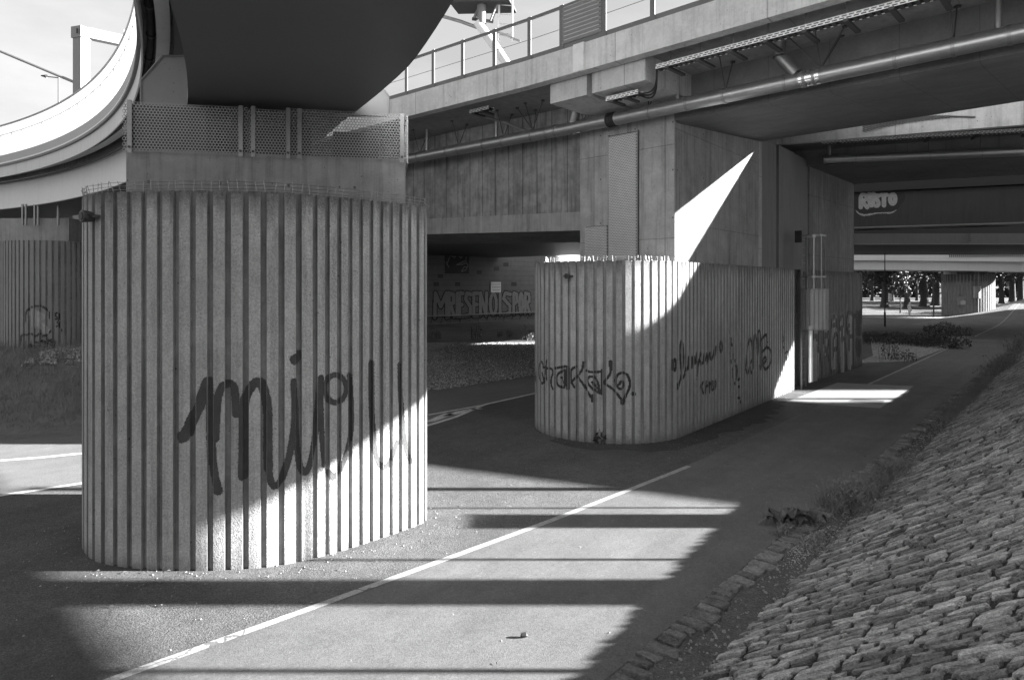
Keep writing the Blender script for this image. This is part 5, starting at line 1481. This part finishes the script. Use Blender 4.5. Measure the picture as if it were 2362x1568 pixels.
sx = [(2020, 792, 1.5, .8, 900), (2070, 790, 1.8, .85, 1000), (2115, 795, 1.6, .9, 1000), (2160, 800, 1.4, 1.0, 1100), (2192, 802, 1.2, 1.2, 1200), (2205, 775, 1.2, 1.3, 900)]
desc = ['bushy dark shrub at the left end of the thicket beside the dark pier', 'dark shrub in the thicket below the nearer lamp post', 'dark shrub in the middle of the thicket on the gravel island', 'dark shrub in the thicket below the farther lamp post', 'tallest dark shrub reaching over the white path line', 'dark shrub in front of the far fluted pier']
for i, (px, py, r, h, n) in enumerate(sx):
    x, y = gpx(px, py); shrub(x, y + 1, r, 2.2, h * .72, int(n * 1.3), .055, desc[i], lm=M_shrub, seed=20 + i, group='shrubs on the gravel island')
wx = [(1001, 781, .5, .6, 160, 'clump of sunlit weeds on the gravel beside the foreground pier'), (1098, 783, .45, 1.15, 150, 'tall sunlit weed in the middle of the gravel strip'), (1217, 786, .5, 1.2, 200, 'leafy sunlit weed on the gravel touching the long pier'),
      (1165, 778, .6, .6, 160, 'dark feathery weed at the back edge of the gravel strip'), (2052, 828, .5, 1.0, 140, 'pale tall weed on the gravel next to the dark pier'), (2085, 832, .6, .5, 160, 'low pale weed on the gravel nearer the path')]
for i, (px, py, r, h, n, lb) in enumerate(wx):
    x, y = gpx(px, py); shrub(x, y, r, .4, h, n, .05, lb, 'weed', 'weed', M_leafl if i != 3 else M_leafd, seed=40 + i, group='weeds on the gravel', stems=3)
x, y = G(1385, 1022); shrub(x, y - .03, .16, .08, .3, 60, .05, 'small dark weed growing at the foot of the rounded pier end', 'weed', 'weed', seed=60, stems=2)
x, y = G(2210 / 1, 790); 
def kq(t, q): return KP(t, q, slopez(t, q) + rampz(t))
def tuft(t0, t1, q0, q1, n, h, label, seed, leaf=.035):
    rnd = random.Random(seed); c = kq((t0 + t1) / 2, (q0 + q1) / 2); t_ = thing('weed_tuft', c, label, 'weeds', 'weeds along the kerb')
    m = MB()
    for k in range(n):
        t = rnd.gauss((t0 + t1) / 2, (t1 - t0) / 4); q = rnd.gauss((q0 + q1) / 2, (q1 - q0) / 4)
        p = Vector(kq(t, q)); hh = h * rnd.uniform(.3, 1.1); ln = Vector((rnd.gauss(0, .35), rnd.gauss(0, .35), 1)) * hh
        w = Vector((rnd.uniform(-1, 1), rnd.uniform(-1, 1), 0)).normalized() * .004
        mid = p + ln * .55; tip = p + ln + Vector((ln.x, ln.y, -.15 * hh)) * .6
        m.add([p - w, p + w, mid + w, mid - w, tip], [(0, 1, 2, 3), (3, 2, 4)])
        if rnd.random() < .5: leafquad(m, p + ln * rnd.random(), leaf * rnd.uniform(.4, 1), rnd)
    obj('blades', m, M_grass, t_, recalc=False)
def tq(px, py):
    x, y = G(px, py); v = Vector((x, y)) - K0; return v.dot(KA), v.dot(KN)
t, q = tq(1935, 1155); tuft(t - .8, t + 1.0, .0, .75, 1900, .38, 'thick tuft of dark weeds over the kerb beside the path', 70)
t, q = tq(2010, 1100); tuft(t - .5, t + 1.2, .2, .8, 1000, .3, 'dark weeds in the gutter just beyond the thick tuft', 71)
t, q = tq(1760, 1215); tuft(t - .3, t + .3, -.15, .15, 160, .14, 'small weeds growing on the path edge beside the withered plant', 75)
t, q = tq(1870, 1250); tuft(t - .5, t + .5, .3, .7, 260, .12, 'low weeds in the gutter beside the white chips', 76)
tuft(13, 26, .2, .85, 1500, .24, 'thin line of weeds along the gutter further up the path', 72)
tuft(27, 37, -.05, 1.0, 1500, .36, 'bushy weeds spilling onto the path at the far right', 73, .06)
tuft(37, 52, -.1, 1.6, 1800, .6, 'tall dark weeds at the right picture edge beside the path', 74, .08)
# dry broad-leaved plant on the path edge
x, y = G(1835, 1213); tw_ = thing('dock_plant', (x, y, 0), 'withered broad-leaved plant lying over the kerb onto the path', 'plant')
M_wilt = mat('wilted_leaf', .065, .6, ((20, .4),))
rnd = random.Random(9)
for k in range(20):
    m = MB(); an = rnd.uniform(0, 2 * pi); ln = rnd.uniform(.18, .42); w = rnd.uniform(.05, .09)
    bx, by = x + rnd.uniform(-.3, .3), y + rnd.uniform(-.05, .12); dx, dy = cos(an), sin(an) * .6
    pts = []
    for i in range(6):
        f = i / 5; zz = .02 + .17 * sin(pi * f) * rnd.uniform(.8, 1.2) + (.1 if k % 3 == 0 else 0) * f; ww = w * sin(pi * min(f * .9 + .08, 1))
        pts.append((Vector((bx + dx * ln * f, by + dy * ln * f, zz)), Vector((-dy, dx, rnd.uniform(-.5, .5))).normalized() * ww))
    for (p, a), (q, b) in zip(pts[:-1], pts[1:]): m.quad(p - a, p + a, q + b, q - b)
    obj('leaf', m, M_wilt, tw_, recalc=False)
# grass on the left bank
m = MB(); rnd = random.Random(12)
for k in range(14000):
    x = rnd.uniform(-22, -8.4); e0 = 16.4 + (x + 11.5) * .35; y = e0 + .2 + abs(rnd.gauss(0, 2.6)) if rnd.random() < .7 else e0 + rnd.uniform(.8, 6)
    p = Vector((x, y, bankz(x, y) - .01)); u = min(max((y - e0) / 1.6, .12), 1); hh = rnd.uniform(.12, .42) * u
    w = Vector((rnd.uniform(-1, 1), rnd.uniform(-.4, .4), 0)).normalized() * .009; tip = p + Vector((rnd.gauss(0, .3) * hh, rnd.gauss(0, .3) * hh, hh))
    m.add([p - w, p + w, tip], [(0, 1, 2)])
o = obj('bank_grass', m, M_grass, recalc=False); o['kind'] = 'stuff'
shrub(-15.0, 20.6, .5, .25, .55, 120, .06, 'small leafy weed in front of the pier on the grass bank', 'weed', 'weed', zb=1.5, seed=81, stems=2)
shrub(-11.9, 25.5, .6, .5, 1.2, 260, .07, 'dark bush just right of the pier on the grass bank', zb=.8, seed=82)
# loose stones
def pebbles(name, n, pos, r0, r1, m_, seed):
    rnd = random.Random(seed); m = MB()
    for k in range(n):
        x, y, z = pos(rnd); r = rnd.uniform(r0, r1) * rnd.uniform(.5, 1)
        p = Vector((x, y, z)); vs = [p + Vector((cos(a) * r * rnd.uniform(.7, 1.2), sin(a) * r * rnd.uniform(.7, 1.2), -.3 * r)) for a in (0, 1.26, 2.5, 3.77, 5.0)]
        vs += [p + Vector((rnd.uniform(-.35, .35) * r + cos(a) * r * .5, rnd.uniform(-.3, .3) * r + sin(a) * r * .5, r * rnd.uniform(.5, .8))) for a in (.6, 2.7, 4.7)]
        m.add(vs, [(0, 1, 5), (1, 2, 6, 5), (2, 3, 6), (3, 4, 7, 6), (4, 0, 5, 7), (5, 6, 7)])
    o = obj(name, m, m_, recalc=False); o['kind'] = 'stuff'
def pg(rnd):
    while True:
        x, y = rnd.uniform(-4, 6), rnd.uniform(22.8, 41.5) if rnd.random() < .6 else rnd.uniform(22.8, 28)
        if y > 22.6 + (x + 2.8) * 1.05: return (x, y, .02)
pebbles('ballast_stones', 9000, pg, .03, .085, M_grav, 1)
def pg2(rnd): 
    x = rnd.uniform(-14.2, -9.5); y = rnd.uniform(19.5, 25) + (x + 12) * .4; return (x, y, bankz(x, y) + .03)
pebbles('bank_stones', 1800, pg2, .05, .12, M_grav, 2)
def pg3(rnd):
    r = rnd.random()
    if r < .45:
        a = rnd.uniform(0, P1.len); p = P1.pos(a) + P1.nrm(a) * abs(rnd.gauss(0, .5)); return (p.x, p.y, .004)
    if r < .7:
        a = rnd.uniform(0, 7); p = P2.pos(a) + P2.nrm(a) * abs(rnd.gauss(0, .7)); return (p.x, p.y, .004)
    x, y = rnd.uniform(-7, 6), rnd.uniform(5, 17); 
    return (x, y, .004)
pebbles('loose_grit', 800, pg3, .005, .015, mat('pale_grit', .24, .9, ((20, .3),)), 3)
def pg4(rnd):
    t = rnd.uniform(-4, 22); q = rnd.uniform(.3, .75); p = kq(t, q); return (p[0], p[1], p[2] + .002)
pebbles('gutter_grit', 1800, pg4, .008, .026, mat('gutter_gravel', .22, .9, ((20, .4),)), 5)
def pg5(rnd):
    t, q = tq(1830, 1245); p = kq(rnd.gauss(t, .45), .28 + abs(rnd.gauss(.1, .16))); return (p[0], p[1], p[2] + .005)
pebbles('gutter_chips', 700, pg5, .004, .016, mat('white_chips', .33, .9, ((20, .3),)), 6)
x, y = G(1209, 1470); m = MB(); m.tube([(x - .035, y, .012), (x - .02, y, .03), (x + .015, y, .034), (x + .04, y + .01, .012)], [.008, .026, .024, .008], 7); o = obj('pebble', m, M_dark, smooth=True); tag(o, 'single dark pebble lying in the sun on the path', 'pebble')

# ------------------------------------------------------------------ people and park lamp posts
def person(x, y, z, label, pose='walk', h=1.68, rz=0, cloth=None, seed=0):
    t_ = thing('person', (x, y, z), label, 'person')
    s = h / 1.7
    if pose == 'walk':
        V = {'pel': (0, 0, .92), 'waist': (0, 0, 1.08), 'chest': (0, .01, 1.32), 'neck': (0, 0, 1.47), 'head': (0, -.02, 1.56), 'crown': (0, 0, 1.68),
             'hl': (-.09, 0, .88), 'kl': (-.1, -.05, .48), 'al': (-.1, .05, .08), 'tl': (-.1, -.08, .03), 'hr': (.09, 0, .88), 'kr': (.09, .1, .48), 'ar': (.09, .16, .1), 'tr': (.09, .05, .03),
             'sl': (-.18, 0, 1.4), 'el': (-.24, .03, 1.12), 'wl': (-.22, -.04, .88), 'sr': (.18, 0, 1.4), 'er': (.22, -.12, 1.2), 'wr': (.08, -.25, 1.3)}
    else:
        V = {'pel': (0, 0, .12), 'waist': (0, .05, .3), 'chest': (0, .1, .55), 'neck': (0, .06, .72), 'head': (0, .02, .82), 'crown': (0, .04, .95),
             'hl': (-.1, -.02, .12), 'kl': (-.14, -.42, .42), 'al': (-.14, -.6, .06), 'tl': (-.14, -.75, .04), 'hr': (.1, -.02, .12), 'kr': (.12, -.4, .4), 'ar': (.12, -.62, .06), 'tr': (.12, -.76, .04),
             'sl': (-.18, .08, .64), 'el': (-.26, .0, .4), 'wl': (-.16, -.3, .42), 'sr': (.18, .08, .64), 'er': (.26, .22, .4), 'wr': (.28, .3, .08)}
    R = {'pel': .13, 'waist': .12, 'chest': .14, 'neck': .055, 'head': .095, 'crown': .06, 'hl': .09, 'kl': .06, 'al': .04, 'tl': .035, 'hr': .09, 'kr': .06, 'ar': .04, 'tr': .035, 'sl': .065, 'el': .045, 'wl': .03, 'sr': .065, 'er': .045, 'wr': .03}
    E = [('pel', 'waist'), ('waist', 'chest'), ('chest', 'neck'), ('neck', 'head'), ('head', 'crown'), ('pel', 'hl'), ('hl', 'kl'), ('kl', 'al'), ('al', 'tl'), ('pel', 'hr'), ('hr', 'kr'), ('kr', 'ar'), ('ar', 'tr'), ('chest', 'sl'), ('sl', 'el'), ('el', 'wl'), ('chest', 'sr'), ('sr', 'er'), ('er', 'wr')]
    ks = list(V); me = bpy.data.meshes.new('body')
    rot = lambda p: (p[0] * cos(rz) - p[1] * sin(rz), p[0] * sin(rz) + p[1] * cos(rz), p[2])
    me.from_pydata([tuple(c * s for c in rot(V[k])) for k in ks], [(ks.index(a), ks.index(b)) for a, b in E], [])
    o = bpy.data.objects.new('body', me); COL.objects.link(o); o.parent = t_
    me.materials.append(cloth or M_skin)
    md = o.modifiers.new('skin', 'SKIN'); md.use_smooth_shade = True
    for i, k in enumerate(ks):
        me.skin_vertices[0].data[i].radius = (R[k] * s, R[k] * s)
        me.skin_vertices[0].data[i].use_root = (k == 'pel')
    o.modifiers.new('sub', 'SUBSURF').levels = 1
    o.modifiers['sub'].render_levels = 1
    hp = Vector(rot(V['head'])) * s
    m = MB(); b = Vector((x, y, z)) + hp + Vector((0, 0, .04 * s))
    m.tube([b + Vector((0, 0, -.12 * s)), b + Vector((0, 0, -.03 * s)), b + Vector((0, 0, .07 * s)), b + Vector((0, 0, .125 * s))], [.09 * s, .115 * s, .1 * s, .03 * s], 10)
    obj('hair', m, M_hair if seed else M_cloth, t_, smooth=True)
    if pose == 'walk':
        m = MB(); c = Vector((x, y, z)); m.tube([c + Vector((0, 0, .55 * s)), c + Vector((0, 0, .92 * s)), c + Vector((0, 0, 1.1 * s)), c + Vector((0, 0, 1.36 * s)), c + Vector((0, 0, 1.46 * s))], [.2 * s, .17 * s, .14 * s, .19 * s, .08 * s], 12)
        obj('clothing', m, cloth or M_cloth, t_, smooth=True)
x, y = G(2098.5, 729.5); person(x, y, 0, 'woman in pale clothes walking on the sunlit lawn, one hand raised to her head', cloth=M_cloth)
d = 112; person((2051 - CX) / F * d, d, .81, 'person in white standing beside a far tree trunk', h=1.7, cloth=M_cloth, seed=1)
d = 108; person((2056 - CX) / F * d, d, .81, 'person in grey standing close to the one in white', h=1.65, cloth=M_rib, seed=2)
d = 98; person((2338 - CX) / F * d, d, .72, 'person in dark top seated on the lawn by a tree at the right', 'sit', 1.75, .8, M_clothd, 3)
d = 97; person((2355 - CX) / F * d, d, .70, 'person in pale shirt seated on the lawn at the right picture edge', 'sit', 1.8, -.7, M_cloth, 4)
for px, yb, lb in ((2041, 753, 'thin dark lamp post beside the dark fluted pier, seen against the lawn'), (2153.5, 731, 'thin dark lamp post at the lawn edge left of the far pier')):
    x, y = G(px, yb); t_ = thing('lamp_post', (x, y, 0), lb, 'lamp post', 'park lamp posts')
    m = MB(); m.tube([(x, y, 0), (x, y, 1.3), (x, y, 1.32), (x, y, 8.5)], [.085, .085, .05, .04], 8); obj('pole', m, M_dark, t_)
    m = MB(); m.tube([(x, y, 8.5), (x, y, 8.6), (x, y, 8.85), (x, y, 8.9)], [.08, .16, .2, .03], 10); obj('lamp_head', m, M_dark, t_)

m = MB(); rnd = random.Random(31)
for k in range(260):
    if rnd.random() < .6:
        t = rnd.uniform(-3, 25); p = kq(t, rnd.gauss(.1, .35)); p = (p[0], p[1], p[2] + .012)
    else:
        a = rnd.uniform(0, P1.len); q = P1.pos(a) + P1.nrm(a) * abs(rnd.gauss(.1, .5)); p = (q.x, q.y, .012)
    r = rnd.uniform(.012, .035); an = rnd.random() * 6.28; c, s_ = cos(an) * r, sin(an) * r
    m.add([(p[0] - c, p[1] - s_, p[2]), (p[0] + s_ * .5, p[1] - c * .5, p[2] + r * .4), (p[0] + c, p[1] + s_, p[2] + .004), (p[0] - s_ * .5, p[1] + c * .5, p[2] + r * .3)], [(0, 1, 2, 3)])
o = obj('fallen_leaves', m, mat('dry_leaf', .12, .8, ((15, .4),)), recalc=False); o['kind'] = 'stuff'
